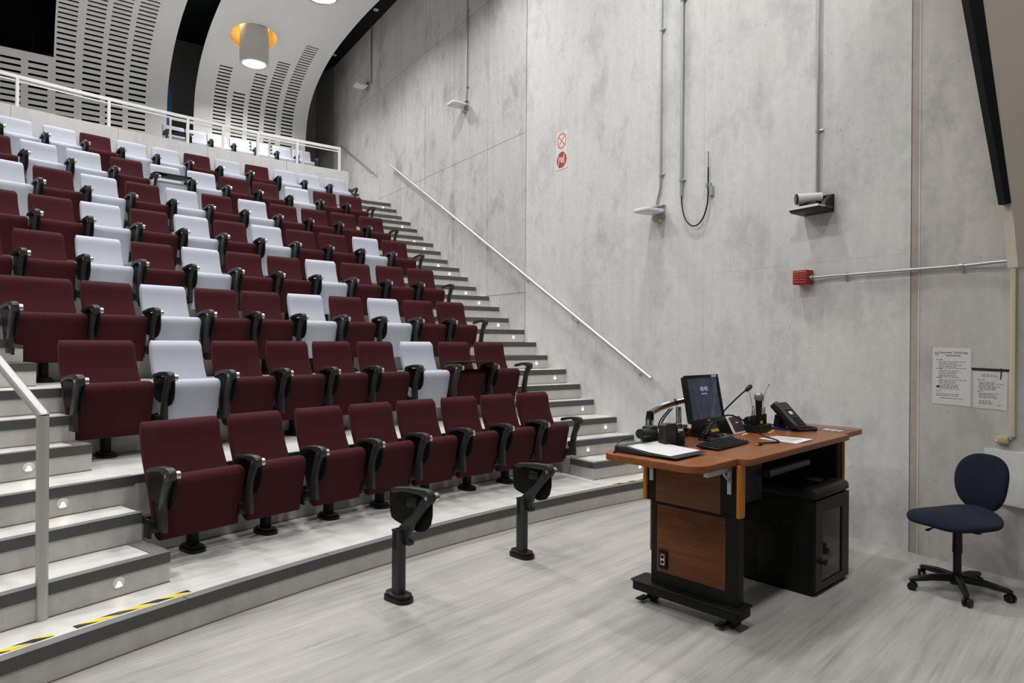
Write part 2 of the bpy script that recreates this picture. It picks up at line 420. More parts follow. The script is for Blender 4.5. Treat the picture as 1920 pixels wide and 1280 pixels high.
# ---- rear wall and black soffit (band axis frame)
BA = .06; BU = udir(BA); BL = ldir(BA)
def BP(u, v, z): return C0+BU*u+BL*v+Vector((0, 0, z))
def bandbox(bm, u0, u1, v0, v1, z0, z1, mi=0):
    v = [bm.verts.new(BP(u, vv, z)) for u in (u0, u1) for z in (z0, z1) for vv in (v0, v1)]
    for idx in ((0, 1, 3, 2), (4, 6, 7, 5), (0, 4, 5, 1), (2, 3, 7, 6), (0, 2, 6, 4), (1, 5, 7, 3)):
        f = bm.faces.new([v[i] for i in idx]); f.material_index = mi
rw = struct('wall_rear', 'dark grey concrete rear wall behind the white ceiling panels')
bm = B(); bandbox(bm, 25.47, 25.8, -1.8, 12, 3.5, 9.0); finish(bm, 'concrete_panel', 'concrete_rear', rw)
bm = B(); q = [(25.47, -1.30), (25.25, -1.385), (24.95, -1.45), (24.72, -1.47), (24.72, -1.7), (25.47, -1.7)]
a = [bm.verts.new(BP(u, v, 4.4)) for u, v in q]; b = [bm.verts.new(BP(u, v, 8.42)) for u, v in q]
bm.faces.new(a); bm.faces.new(b[::-1])
for i in range(6): bm.faces.new((a[i], a[(i+1) % 6], b[(i+1) % 6], b[i]))
finish(bm, 'curved_corner', 'concrete_rear', rw)
ce = struct('ceiling', 'flat black ceiling above the white panels')
bm = B(); bandbox(bm, 5.0, 25.8, -2.2, 12, 8.42, 8.6); finish(bm, 'ceiling_slab', 'ceilblack', ce)
for u, v in ((21.44, -1.08), (24.06, -1.23)):
    t = thing('sprinkler_cover', 'small round white sprinkler cover on the black soffit, %s' % ('farther, partly behind the white panel' if u > 23 else 'nearer, above the wall conduit'), 'sprinkler', BP(u, v, 8.42), 0, 'sprinkler covers on the soffit')
    bm = B(); cyl(bm, (0, 0, 0), (0, 0, -.012), .055, 16, .05); finish(bm, 'cover_plate', 'white_pl', t)
    bm = B(); cyl(bm, (0, 0, -.012), (0, 0, -.03), .02, 10, .012); finish(bm, 'plug', 'steel', t)
# ---- curved perforated panels
PROF = [(24.7, 4.4), (24.7, 6.05), (24.69, 6.3), (24.655, 6.55), (24.585, 6.85), (24.44, 7.13), (24.12, 7.44), (23.7, 7.68), (23.2, 7.87), (22.7, 7.985), (22.2, 8.06), (21.5, 8.13), (20.6, 8.17), (18, 8.2), (5, 8.2)]
def resample():
    pts = bez([(a, b, 0) for a, b in PROF[1:]], 10); pts = [Vector((24.7, 4.4, 0))]+pts
    L = [0.]
    for a, b in zip(pts, pts[1:]): L.append(L[-1]+(b-a).length)
    return pts, L
PP, PL = resample()
def pat(s):
    s = max(0, min(s, PL[-1]-1e-4))
    i = 0
    while PL[i+1] < s: i += 1
    f = (s-PL[i])/(PL[i+1]-PL[i]+1e-9); p = PP[i].lerp(PP[i+1], f); d = (PP[i+1]-PP[i]).normalized()
    return p.x, p.y, d
def s_at_z(z):
    for i in range(len(PP)-1):
        if PP[i].y <= z <= PP[i+1].y: return PL[i]+(z-PP[i].y)/(PP[i+1].y-PP[i].y+1e-9)*(PL[i+1]-PL[i])
    return PL[-1]
def s_at_u(u):
    for i in range(len(PP)-1):
        if PP[i+1].x <= u <= PP[i].x and PP[i].x > PP[i+1].x: return PL[i]+(PP[i].x-u)/(PP[i].x-PP[i+1].x)*(PL[i+1]-PL[i])
    return PL[-1]
def band(root, v0, v1, colsv, tops, bot, pitch, slot, openings=(), hole=None, thick=.012):
    """sheet with real slots cut through; openings=(va,vb,sa,sb) left out"""
    smax = PL[-1]-.01
    ss = [0.]; slots = []
    s = bot
    while s < max(tops):
        slots.append(s); ss += [s, s+slot]; s += pitch
    e = ss[-1]+.1
    step = .16
    while e < smax: ss.append(e); e += step; step = min(1.2, step*1.12) if e > s_at_u(21.5) else .16
    ss.append(smax)
    if hole: ss += [hole[2]-hole[3], hole[2]+hole[3]]
    for o in openings: ss += [o[2], min(o[3], smax)]
    # fill long gaps low down
    ss = sorted(set(round(x, 4) for x in ss)); vs = [v0, v1]
    for a, b in colsv: vs += [a, b]
    for o in openings: vs += [max(v0, o[0]), min(v1, o[1])]
    if hole: vs += [hole[0]-hole[3], hole[0]+hole[3]]
    vs = sorted(set(round(x, 4) for x in vs))
    bm = B(); grid = {}
    def V(i, j):
        if (i, j) not in grid:
            u, z, d = pat(ss[i]); grid[i, j] = bm.verts.new(BP(u, vs[j], z))
        return grid[i, j]
    for i in range(len(ss)-1):
        sm = (ss[i]+ss[i+1])/2
        isl = any(a < sm < a+slot for a in slots)
        for j in range(len(vs)-1):
            vm = (vs[j]+vs[j+1])/2
            if isl and any(a < vm < b and sm < tp for (a, b), tp in zip(colsv, tops)): continue
            if any(o[0] < vm < o[1] and o[2] < sm < o[3] for o in openings): continue
            if hole and abs(vm-hole[0]) < hole[3] and abs(sm-hole[2]) < hole[3]: continue
            bm.faces.new((V(i, j), V(i, j+1), V(i+1, j+1), V(i+1, j)))
    if hole:   # annulus between the square cut-out and the round hole
        hv, _, hs, sq, hr = hole; N = 48; inner = []; outer = []
        for k in range(N):
            a = 2*PI*k/N; c, q = math.cos(a), math.sin(a); m = max(abs(c), abs(q))
            u, z, d = pat(hs+hr*q); inner.append(bm.verts.new(BP(u, hv+hr*c, z)))
            u, z, d = pat(hs+sq*q/m); outer.append(bm.verts.new(BP(u, hv+sq*c/m, z)))
        for k in range(N): bm.faces.new((inner[k], inner[(k+1) % N], outer[(k+1) % N], outer[k]))
    # thickness
    geo = bmesh.ops.extrude_face_region(bm, geom=bm.faces[:])
    ev = [x for x in geo['geom'] if isinstance(x, bmesh.types.BMVert)]
    cen = BP(19.5, 0, 5.5)
    for v in ev:
        q = v.co-C0; u = q.dot(BU); z = v.co.z
        # outward = away from the room: approx from profile
        best = min(range(0, len(PP)-1), key=lambda i: (PP[i].x-u)**2+(PP[i].y-z)**2)
        d = (PP[best+1]-PP[best]).normalized(); nn = Vector((d.y, -d.x))    # to the outside (u+, z+)
        v.co += BU*nn.x*thick+Vector((0, 0, nn.y*thick))
    finish(bm, 'perforated_sheet', 'panel', root, ang=30)
    # near-black strips painting in the cavity shade behind each column of slots
    bm = B(); lo_s = max(.05, bot-.2)
    for (ca, cb), tp in zip(colsv, tops):
        N = 50; prev = None; smx = tp+.03
        for i in range(N+1):
            u, z, d = pat(lo_s+(smx-lo_s)*i/N); nn = Vector((d.y, -d.x))
            q = [bm.verts.new(BP(u+nn.x*o, v, z+nn.y*o)) for v, o in ((ca-.03, .016), (ca-.03, .05), (cb+.03, .05), (cb+.03, .016))]
            if prev:
                for k in range(3): bm.faces.new((prev[k], prev[k+1], q[k+1], q[k]))
            prev = q
    return bm
pb = thing('acoustic_panel', 'curved white slotted panel with a pendant light hanging through its round hole', 'acoustic panel', BP(24.7, .49, 4.4), 0, 'curved white ceiling panels')
pb.location = (0, 0, 0)
colB = [(-.425, -.153), (-.03, .24), (.343, .612), (.708, .97), (1.085, 1.352)]
topB = [s_at_u(22.86), s_at_u(23.55), s_at_u(24.0), s_at_u(24.40), s_at_u(23.99)]
bm = band(pb, -.76, 1.74, colB, topB, s_at_z(5.0), .0800, .033, (), (.90, 0, s_at_u(23.09), .50, .45))
finish(bm, 'slot_shade_backing', 'slotdark', pb)
pa = thing('acoustic_panel', 'curved white slotted panel left of the dark gap, with the black booth window', 'acoustic panel', (0, 0, 0), 0, 'curved white ceiling panels')
colA = [(2.68, 2.996), (3.095, 3.41), (3.50, 3.81), (3.94, 4.25), (4.375, 4.685), (4.80, 5.114), (5.24, 5.55)]
sw = s_at_z(7.065)
topA = [s_at_u(21.6)]*4+[s_at_z(6.95)]*3
bm = band(pa, 2.27, 9.5, colA, topA, s_at_z(4.95), .1150, .042, [(4.285, 5.9, sw, s_at_u(22.0))])
finish(bm, 'slot_shade_backing', 'slotdark', pa)
# booth window box
u0, z0, d0 = pat(sw); 
bm = B(); bandbox(bm, 24.98, 25.0, 4.2, 6.0, 6.8, 8.4)
pr_ = [pat(sw+(s_at_u(22.0)-sw)*i/24) for i in range(25)]
poly_ = [(q[0]+.045*q[2].y, q[1]-.045*q[2].x) for q in pr_]+[(22.0, 8.39), (25.0, 8.39), (25.0, 6.9)]
for vv in (4.26, 5.9):
    a = [bm.verts.new(BP(u, vv, z)) for u, z in poly_]; b = [bm.verts.new(BP(u, vv+.02, z)) for u, z in poly_]
    bm.faces.new(a); bm.faces.new(b[::-1])
    for i in range(len(a)): bm.faces.new((a[i], a[(i+1) % len(a)], b[(i+1) % len(a)], b[i]))
bandbox(bm, 24.58, 25.0, 4.26, 5.92, 6.98, 7.0)
finish(bm, 'booth_window_lining', 'black', pa)
bm = B(); bandbox(bm, 24.90, 24.91, 4.285, 5.9, 7.0, 8.38); finish(bm, 'booth_window_glass', 'booth', pa)
bm = B(); bandbox(bm, 24.885, 24.90, 4.60, 4.63, 7.0, 8.38); finish(bm, 'booth_window_mullion', 'blackpl', pa)
# blue painted edge board behind that panel
bl = thing('blue_board', 'narrow blue board standing behind the edge of the left white panel', 'board', BP(24.85, 2.2, Z24))
bm = B(); bm_o = BP(24.85, 2.2, Z24)
box(bm, -.05, .05, -.02, .02, 0, 2.75); finish(bm, 'board_face', 'blue', bl, (0, 0, 0), faceang(BA))
box_b = B(); box(box_b, -.06, .06, .02, .05, 0, .9, .004); finish(box_b, 'lower_flap', 'blue', bl, (0, 0, 0), faceang(BA))
# ---- pendants
def pendant(u, v, zb, label, recess=False):
    p = BP(u, v, zb); t = thing('pendant_light', label, 'lamp', p, 0, 'pendant cylinder downlights')
    top = 8.40-zb; r = .285
    bm = B()
    N = 40; outer = [[bm.verts.new((rr*math.cos(2*PI*k/N), rr*math.sin(2*PI*k/N), zz)) for k in range(N)] for rr, zz in ((r, top), (r, .012), (r-.012, 0), (r-.03, 0), (r-.03, .05), (0.22, .05))]
    for a, b in zip(outer, outer[1:]):
        for k in range(N): bm.faces.new((a[k], a[(k+1) % N], b[(k+1) % N], b[k]))
    finish(bm, 'lamp_shade', 'lampbody', t)
    bm = B(); tube(bm, [(.24*math.cos(2*PI*k/N), .24*math.sin(2*PI*k/N), .014) for k in range(N)]+[(.24, 0, .014)], .014, 8, False); finish(bm, 'trim_ring', 'chrome', t)
    bm = B(); cyl(bm, (0, 0, .02), (0, 0, .045), .225, N); finish(bm, 'diffuser', 'lampglow', t)
    la = bpy.data.lights.new('downlight', 'AREA'); la.shape = 'DISK'; la.size = .44; la.energy = LAMP_W; la.color = (1., .98, .95); la.spread = math.radians(150)
    lo_ = bpy.data.objects.new('downlight', la); COL.objects.link(lo_); lo_.parent = t; lo_.location = (0, 0, .012)
    if recess:
        # gold lined shaft above the round hole and its own warm lamp
        bm = B(); N = 40
        rings = []
        for zz in (0.0, .2, .45):
            ring = []
            for k in range(N):
                a = 2*PI*k/N
                uu, z_, d = pat(s_at_u(23.09)+.46*math.sin(a)); q = BP(uu, .90+.46*math.cos(a), max(z_+.0, z_) if zz == 0 else 8.0+zz*.9)
                ring.append(bm.verts.new(q-p))
            rings.append(ring)
        for a, b in zip(rings, rings[1:]):
            for k in range(N): bm.faces.new((a[k], a[(k+1) % N], b[(k+1) % N], b[k]))
        finish(bm, 'gold_shaft', 'gold', t)
        bm = B(); 
        tube(bm, [(.33*math.cos(2*PI*k/24), .33*math.sin(2*PI*k/24), 8.26-zb) for k in range(25)], .012, 6, False); finish(bm, 'led_ring', 'white_pl', t)
        for k in range(4):
            a = PI/4+k*PI/2
            pl = bpy.data.lights.new('shaft_led', 'POINT'); pl.energy = 3.0; pl.color = (1., .70, .34); pl.shadow_soft_size = .03
            po = bpy.data.objects.new('shaft_led', pl); COL.objects.link(po); po.parent = t; po.location = (.36*math.cos(a), .36*math.sin(a), 8.10-zb)
    return t
pendant(22.95, .93, 7.27, 'beige cylinder pendant light hanging through the gold lined ceiling hole', True)
pendant(19.65, .74, 7.36, 'cylinder pendant light cut off by the top edge, only its glowing disc seen')
# lamps of the same kind beyond the frame that light the hall
LL = ['third from rear, right row', 'fourth from rear, right row', 'rearmost, middle row', 'second from rear, middle row', 'third from rear, middle row', 'rearmost, left row', 'second from rear, left row', 'third from rear, left row', 'fourth from rear, middle row', 'fourth from rear, left row', 'fifth from rear, right row']
for i, (u, v) in enumerate(((16.35, .6), (13.05, .6), (20.0, 4.1), (16.4, 4.1), (13.0, 4.1), (20.0, 7.6), (16.4, 7.6), (13., 7.6), (9.6, 4.1), (9.6, 7.6), (9.8, 1.4))):
    pendant(u, v, 7.36, 'cylinder pendant light beyond the picture, %s' % LL[i])
# ================================================================== WALL FITTINGS
def wthing(name, label, cat, r, z, group=None): return thing(name, label, cat, WP(r, z), WROT, group)
# handrails on the right wall
def wall_rail(label, ra, za, rb, zb, off, rad, brk, mat='alu'):
    t = thing('handrail', label, 'handrail', WP(ra, za, 0))
    o = WP(ra, za, 0)
    bm = B(); tube(bm, [WP(ra, za, off)-o, WP(rb, zb, off)-o], rad, 16); finish(bm, 'rail_tube', mat, t)
    bm = B(); d = (WP(rb, zb, off)-WP(ra, za, off)).normalized(); tube(bm, [WP(ra, za, off)-o-d*.012, WP(ra, za, off)-o+d*.004], rad*1.02, 16); finish(bm, 'end_cap', 'steel', t)
    n = int(((rb-ra)**2+(zb-za)**2)**.5/brk)
    for i in range(n+1):
        f = (i+.22)/(n+.45); q = WP(ra+(rb-ra)*f, za+(zb-za)*f, off)
        bm = B(); bl_ = WP(ra+(rb-ra)*f, za+(zb-za)*f-.085, .006)
        tube(bm, bez([q-o-Vector((0, 0, rad*.8)), q-o-Vector((0, 0, .06)), (q-o-Vector((0, 0, .09))).lerp(bl_-o, .5), bl_-o], 4), .008, 6)
        cyl(bm, bl_-o, bl_-o-ldir(0)*.012, .03, 12); finish(bm, 'bracket', 'alu', t)
wall_rail('long satin aluminium handrail sloping down the right concrete wall', 13.674, 1.197, 20.936, 5.116, .09, .024, 1.25)
wall_rail('short grey handrail high on the right wall beside the parapet end', 21.915, 5.171, 23.99, 6.243, .09, .024, 1.6, 'galv')
# conduits
def conduit(label, r, z0, z1, rad, clips, kink=None, off=.022):
    t = thing('conduit', label, 'conduit', WP(r, z0, 0)); o = WP(r, z0)
    pts = [WP(r, z1, off), WP(r, z0+.0, off)]
    if kink: pts = [WP(r, z1, off), WP(r, z0+.30, off), WP(r, z0+.22, off), WP(r+kink, z0+.06, off+.0), WP(r+kink, z0, off)]
    bm = B(); tube(bm, [q-o for q in pts], rad, 10); finish(bm, 'conduit_pipe', 'galv', t)
    for zc in clips:
        bm = B(); c = WP(r, zc, off)-o
        tube(bm, [c-Vector((0, 0, .012)), c+Vector((0, 0, .012))], rad*1.45, 10); 
        e = WP(r-.045, zc, .006)-o
        tube(bm, [c, e], .010, 6); finish(bm, 'pipe_clip', 'galv', t)
    return t
conduit('steel conduit above the nearest white access point', 13.615, 3.06, 6.9, .013, (3.42, 5.0, 6.4), .05)
conduit('steel conduit ending where the black antenna cable hangs', 13.315, 3.13, 6.9, .017, (3.30, 5.2, 6.4))
conduit('steel conduit above the wall camera', 11.782, 2.85, 6.9, .013, (3.42, 5.1, 6.4))
conduit('steel conduit above the middle white access point', 17.95, 5.47, 8.3, .014, (5.75, 7.0), .03)
conduit('dark conduit dropping from the black soffit to the farthest access point', 22.2, 7.17, 8.42, .016, (7.35, 8.05))
t = thing('conduit', 'steel conduit running sideways from the red alarm sounder', 'conduit', WP(11.82, 2.164)); o = WP(11.82, 2.164)
bm = B(); tube(bm, [WP(11.86, 2.16, .05)-o, WP(11.70, 2.162, .03)-o, WP(10.62, 2.158, .028)-o, WP(10.45, 2.162, .045)-o, WP(9.6, 2.165, .075)-o], .0125, 10); finish(bm, 'conduit_pipe', 'galv', t)
bm = B(); tube(bm, [WP(11.83, 2.16, .05)-o, WP(11.80, 2.16, .047)-o], .02, 10); finish(bm, 'connector', 'galv', t)
for rc in (11.52, 10.66):
    bm = B(); c = WP(rc, 2.16, .028)-o; tube(bm, [c+WD*.012, c-WD*.012], .018, 10); tube(bm, [c, c-Vector((0, 0, .045))-ldir(0)*.02], .010, 6); finish(bm, 'pipe_clip', 'galv', t)
# access points on brackets
def access_point(r, z, label, wid=.30, dep=.40, drop=.10):
    t = wthing('access_point', label, 'access point', r, z, 'white wireless access points')
    bm = B(); box(bm, -wid*.42, wid*.42, -.012, 0, -.075, .075, .003); box(bm, -wid*.42, wid*.42, -.05, -.012, .06, .075, .003); finish(bm, 'wall_bracket', 'galv', t)
    bm = B(); q = Matrix.Translation((0, -.03, -.01)) @ Matrix.Rotation(math.atan2(drop, dep), 4, 'X')
    prism(bm, rpoly(-wid/2, wid/2, -dep, 0, .045), 'z', -.006, .030, .010, 2, q); finish(bm, 'radio_housing', 'white_pl', t)
    bm = B(); prism(bm, rpoly(-wid/2+.02, wid/2-.02, -dep+.03, -.03, .04), 'z', -.012, -.006, 0, 1, q); finish(bm, 'cover_rim', 'white_pl', t)
    bm = B(); box(bm, -.03, .05, -.05, 0, -.11, -.075, .004); finish(bm, 'cable_gland', 'creamdark', t)
access_point(13.65, 3.012, 'white wireless access point on a bracket, nearest, beside the hanging black cable', .23, .27, 0.)
access_point(18.02, 5.455, 'white wireless access point on the wall, middle one, above the long handrail', .25, .27, 0.)
access_point(22.46, 7.17, 'white wireless access point, farthest, just under the black soffit', .27, .27, 0.)
# antenna with looping cable
t = thing('antenna', 'thin black whip antenna with a looping cable on the right wall', 'antenna', WP(12.95, 3.19)); o = WP(12.95, 3.19)
bm = B(); tube(bm, [WP(12.953, 3.10, .03)-o, WP(12.953, 3.36, .03)-o], .008, 8); tube(bm, [WP(12.953, 3.36, .03)-o, WP(12.953, 3.52, .03)-o], .004, 6); finish(bm, 'whip', 'blackpl', t)
bm = B(); wallb = [(12.93, 12.985, 3.16, 3.20), (12.90, 12.94, 3.07, 3.16)]
for ra, rb, za, zb in wallb:
    v = [bm.verts.new(WP(r, z, q)-o) for r in (ra, rb) for z in (za, zb) for q in (.0, .035)]
    for idx in ((0, 1, 3, 2), (4, 6, 7, 5), (0, 4, 5, 1), (2, 3, 7, 6), (0, 2, 6, 4), (1, 5, 7, 3)): bm.faces.new([v[i] for i in idx])
finish(bm, 'antenna_bracket', 'galv', t)
bm = B(); tube(bm, [q-o for q in bez([WP(13.315, 3.14, .022), WP(13.30, 3.02, .025), WP(13.26, 2.90, .03), WP(13.18, 2.81, .035), WP(13.09, 2.795, .035), WP(13.01, 2.86, .035), WP(12.965, 2.98, .03), WP(12.953, 3.10, .03)], 8)], .0075, 8); finish(bm, 'antenna_cable', 'blackpl', t)
# wall camera on black shelf
t = wthing('wall_camera', 'white cylinder video camera on a black shelf bracket', 'camera', 11.77, 2.735)
bm = B(); prism(bm, [(-.23, .0), (-.19, -.025), (0, -.03), (0, -.012), (-.19, -.006), (-.23, .006)], 'x', -.15, .13, .003); finish(bm, 'shelf', 'blackpl', t)
bm = B(); box(bm, -.15, -.135, -.22, -.02, -.0, .012); box(bm, .115, .13, -.22, -.02, 0, .012); box(bm, -.15, .13, -.233, -.225, -.004, .016); finish(bm, 'shelf_rim', 'white_pl', t)
bm = B(); prism(bm, [(0, -.03), (-.14, -.02), (-.12, .04), (-.06, .095), (0, .12)], 'x', .085, .13, .003); prism(bm, [(0, -.03), (-.14, -.02), (-.12, .04), (-.06, .095), (0, .12)], 'x', -.13, -.11, .003); box(bm, -.13, .13, -.012, 0, -.03, .12); finish(bm, 'shelf_bracket', 'blackpl', t)
q = Matrix.Translation((-.03, -.11, .100)) @ Matrix.Rotation(math.radians(-40), 4, 'Z')
bm = B(); t2 = bmesh.new(); tube(t2, [(0, .10, 0), (0, -.10, -.01)], .046, 24); merge(bm, t2, q); finish(bm, 'camera_body', 'white_pl', t)
bm = B(); t2 = bmesh.new(); tube(t2, [(0, -.098, -.01), (0, -.107, -.0105)], .047, 24); merge(bm, t2, q); finish(bm, 'lens_bezel', 'darkgrey', t)
bm = B(); t2 = bmesh.new(); tube(t2, [(0, -.106, -.01), (0, -.112, -.0105)], .034, 20); merge(bm, t2, q); finish(bm, 'lens', 'lcd', t)
bm = B(); box(bm, -.10, .06, -.15, -.06, .0, .062, .012); finish(bm, 'camera_mount', 'blackpl', t)
# red alarm sounder
t = wthing('alarm_sounder', 'red wall alarm sounder with louvred face', 'alarm', 11.89, 2.165)
bm = B(); box(bm, -.068, .068, -.10, 0, -.062, .062, .006); finish(bm, 'housing', 'redpl', t)
for i in range(5):
    for j in range(4):
        bm = B(); zz = .042-i*.0215; xx = -.048+j*.027; prism(bm, [(-.101, zz-.004), (-.108, zz), (-.101, zz+.006)], 'x', xx, xx+.02); finish(bm, 'louver', 'redpl_hi', t)
# signs
SIG = WP(15.41, 4.24)
def ringpts(r0, r1, n=40):
    return r0, r1, n
def annulus(bm, cx, cz, r0, r1, y0, y1, n=40):
    A = [[bm.verts.new((cx+r*math.cos(2*PI*k/n), y, cz+r*math.sin(2*PI*k/n))) for k in range(n)] for r, y in ((r0, y1), (r0, y0), (r1, y0), (r1, y1))]
    for a, b in zip(A, A[1:]+A[:1]):
        for k in range(n): bm.faces.new((a[k], a[(k+1) % n], b[(k+1) % n], b[k]))
def bar(bm, x0, z0, x1, z1, w_, y0, y1):
    d = Vector((x1-x0, 0, z1-z0)); n = Vector((-d.z, 0, d.x)).normalized()*w_/2
    prism(bm, [(x0+n.x, z0+n.z), (x1+n.x, z1+n.z), (x1-n.x, z1-n.z), (x0-n.x, z0-n.z)], 'y', y0, y1)
t = wthing('no_smoking_sign', 'white no smoking sign with red ring, upper of the two wall signs', 'sign', 15.41, 4.24)
bm = B(); box(bm, -.123, .123, -.004, 0, -.124, .124); finish(bm, 'sign_plate', 'signwhite', t)
bm = B(); annulus(bm, 0, .0, .082, .096, -.0055, -.004); bar(bm, -.062, .062, .062, -.062, .014, -.0058, -.004); finish(bm, 'prohibition_ring', 'signorange', t)
bm = B(); bar(bm, -.035, -.040, .052, .052, .011, -.0052, -.004); bar(bm, -.062, -.045, -.058, -.005, .006, -.0050, -.004); bar(bm, -.05, -.055, -.04, -.045, .008, -.005, -.004); finish(bm, 'cigarette', 'ink', t)
bm = B()
for k in range(26):
    a = math.radians(25+k*130/25); 
    bar(bm, .104*math.cos(a), .104*math.sin(a), .112*math.cos(a), .112*math.sin(a), .004, -.0048, -.004)
    if k < 20:
        a = math.radians(-145+k*110/19); bar(bm, .104*math.cos(a), .104*math.sin(a), .112*math.cos(a), .112*math.sin(a), .004, -.0048, -.004)
finish(bm, 'ring_lettering', 'ink', t, kind='stuff')
t = wthing('no_eating_sign', 'red disc no food or drink sign, lower of the two wall signs', 'sign', 15.41, 3.99)
bm = B(); box(bm, -.123, .123, -.004, 0, -.124, .124); finish(bm, 'sign_plate', 'signwhite', t)
bm = B(); prism(bm, [(.105*math.cos(2*PI*k/40), .105*math.sin(2*PI*k/40)) for k in range(40)], 'y', -.0052, -.004); finish(bm, 'red_disc', 'signred', t)
bm = B(); bar(bm, -.062, -.068, -.062, .058, .012, -.006, -.005); bar(bm, .05, -.06, .054, .075, .014, -.006, -.005); prism(bm, [(-.034, -.035), (.022, -.035), (.034, .035), (-.040, .035)], 'y', -.006, -.005); finish(bm, 'cutlery_and_cup', 'signwhite', t)
bm = B(); bar(bm, -.058, -.098, .040, .100, .014, -.0072, -.005); finish(bm, 'slash', 'ink', t)
# papers
def lines(bm, x0, x1, z, n, dz, h=.0045, rag=.5, y=-.003):
    for i in range(n):
        xe = x0+(x1-x0)*(1-random.random()*rag); x = x0
        while x < xe:
            L_ = random.uniform(.008, .03); prism(bm, [(x, z-i*dz), (min(x+L_, xe), z-i*dz), (min(x+L_, xe), z-i*dz+h), (x, z-i*dz+h)], 'y', y, y+.001); x += L_+.006
t = wthing('instruction_sheet', 'large white instruction sheet taped to the right wall', 'paper', 10.735, 1.36)
bm = B(); prism(bm, [(-.128, -.205), (.128, -.212), (.130, .204), (-.124, .210)], 'y', -.002, 0); finish(bm, 'sheet', 'paper', t)
FR = Matrix.Rotation(PI/2, 4, 'X')
text('heading', 'Classroom Technology\nInstructions', .0205, 'ink', t, Matrix.Translation((.012, -.0025, .163)) @ FR)
bm = B()
zc = .118
for nl in (5, 5, 5):
    lines(bm, -.098, -.055, zc, 1, .01, .004, .1); lines(bm, -.082, .105, zc-.014, nl, .0115, .003, .45); zc -= .066
lines(bm, -.075, .105, -.083, 2, .0115, .003, .4); lines(bm, -.098, -.06, -.112, 1, .01, .004); lines(bm, -.098, .105, -.133, 2, .0115, .003, .3); lines(bm, -.075, .09, -.163, 1, .01, .003, .2)
finish(bm, 'printed_lines', 'ink', t, kind='stuff')
bm = B(); prism(bm, [(-.088+.011*math.cos(a*PI/6), -.079+.0085*math.sin(a*PI/6)) for a in range(12)], 'y', -.0035, -.002); finish(bm, 'black_blot', 'tapeblack', t)
bm = B(); annulus(bm, -.098, .165, .008, .011, -.003, -.002, 16); finish(bm, 'emblem', 'lcd', t)
t = wthing('instruction_sheet', 'smaller sleeved sheet hanging under a black tape strip', 'paper', 10.487, 1.275)
bm = B(); prism(bm, [(-.102, -.128), (-.05, -.134), (.0, -.131), (.102, -.135), (.104, .128), (-.102, .130)], 'y', -.0025, 0); finish(bm, 'sheet', 'paper_old', t)
bm = B(); lines(bm, -.05, .05, .105, 2, .011, .003, .1, -.0035); lines(bm, -.08, -.03, .07, 1, .01, .0035, .1, -.0035)
lines(bm, -.068, .08, .052, 6, .010, .0028, .4, -.0035); lines(bm, -.08, -.04, -.012, 1, .01, .0035, .1, -.0035); lines(bm, -.068, .08, -.026, 4, .010, .0028, .4, -.0035); lines(bm, -.068, .03, -.078, 3, .01, .0028, .3, -.0035); lines(bm, .045, .075, -.105, 1, .01, .003, .1, -.0035)
finish(bm, 'printed_lines', 'ink', t, kind='stuff')
t = wthing('black_tape', 'black tape strip holding the smaller sheet, with a dangling end', 'tape', 10.487, 1.42)
bm = B(); prism(bm, [(-.115, -.008), (.112, -.012), (.114, .004), (-.115, .008)], 'y', -.005, -.0025); finish(bm, 'tape_strip', 'tapeblack', t)
bm = B(); prism(bm, [(.060, .008), (.068, .008), (.070, -.04), (.064, -.07), (.060, -.068), (.064, -.03)], 'y', -.007, -.0055); finish(bm, 'tape_end', 'tapeblack', t)
# cream trunking and box
t = wthing('cable_trunking', 'cream plastic cable trunking rising beside the sheets', 'trunking', 10.350, .968)
bm = B(); box(bm, -.016, .016, -.022, 0, 0, 2.6, .003); finish(bm, 'trunking_cover', 'cream', t)
bm = B(); tube(bm, bez([(-.0, -.012, .01), (-.005, -.014, -.012), (-.03, -.016, -.03)], 5), .007, 8); finish(bm, 'cable_end', 'galv', t)
t = wthing('junction_box', 'small tan junction box below the cream trunking', 'box', 10.405, .940)
bm = B(); box(bm, -.036, .036, -.038, 0, -.022, .022, .003); finish(bm, 'box_body', 'creamdark', t)
bm = B(); box(bm, -.0355, -.0225, -.0395, -.0378, -.014, .004); finish(bm, 'sticker', 'paper', t)
# hanging screen at upper right
t = thing('projection_screen', 'beige hanging screen panel with a black border at the upper right corner', 'screen', (2.9, 3.85, 2.0))
def scr(bm, poly, y0, y1): prism(bm, [(x-2.9, z-2.0) for x, z in poly], 'y', y0, y1)
bm = B(); scr(bm, [(2.604, 3.57), (2.824, 2.405), (2.858, 2.405), (2.687, 3.57), (2.32, 6.1), (2.12, 6.1)], -.055, .0); finish(bm, 'black_border', 'black', t)
bm = B(); scr(bm, [(2.687, 3.57), (2.858, 2.405), (2.877, 2.301), (2.902, 2.041), (3.78, 2.041), (3.78, 6.1), (2.32, 6.1)], -.05, .03); finish(bm, 'screen_surface', 'beige', t)
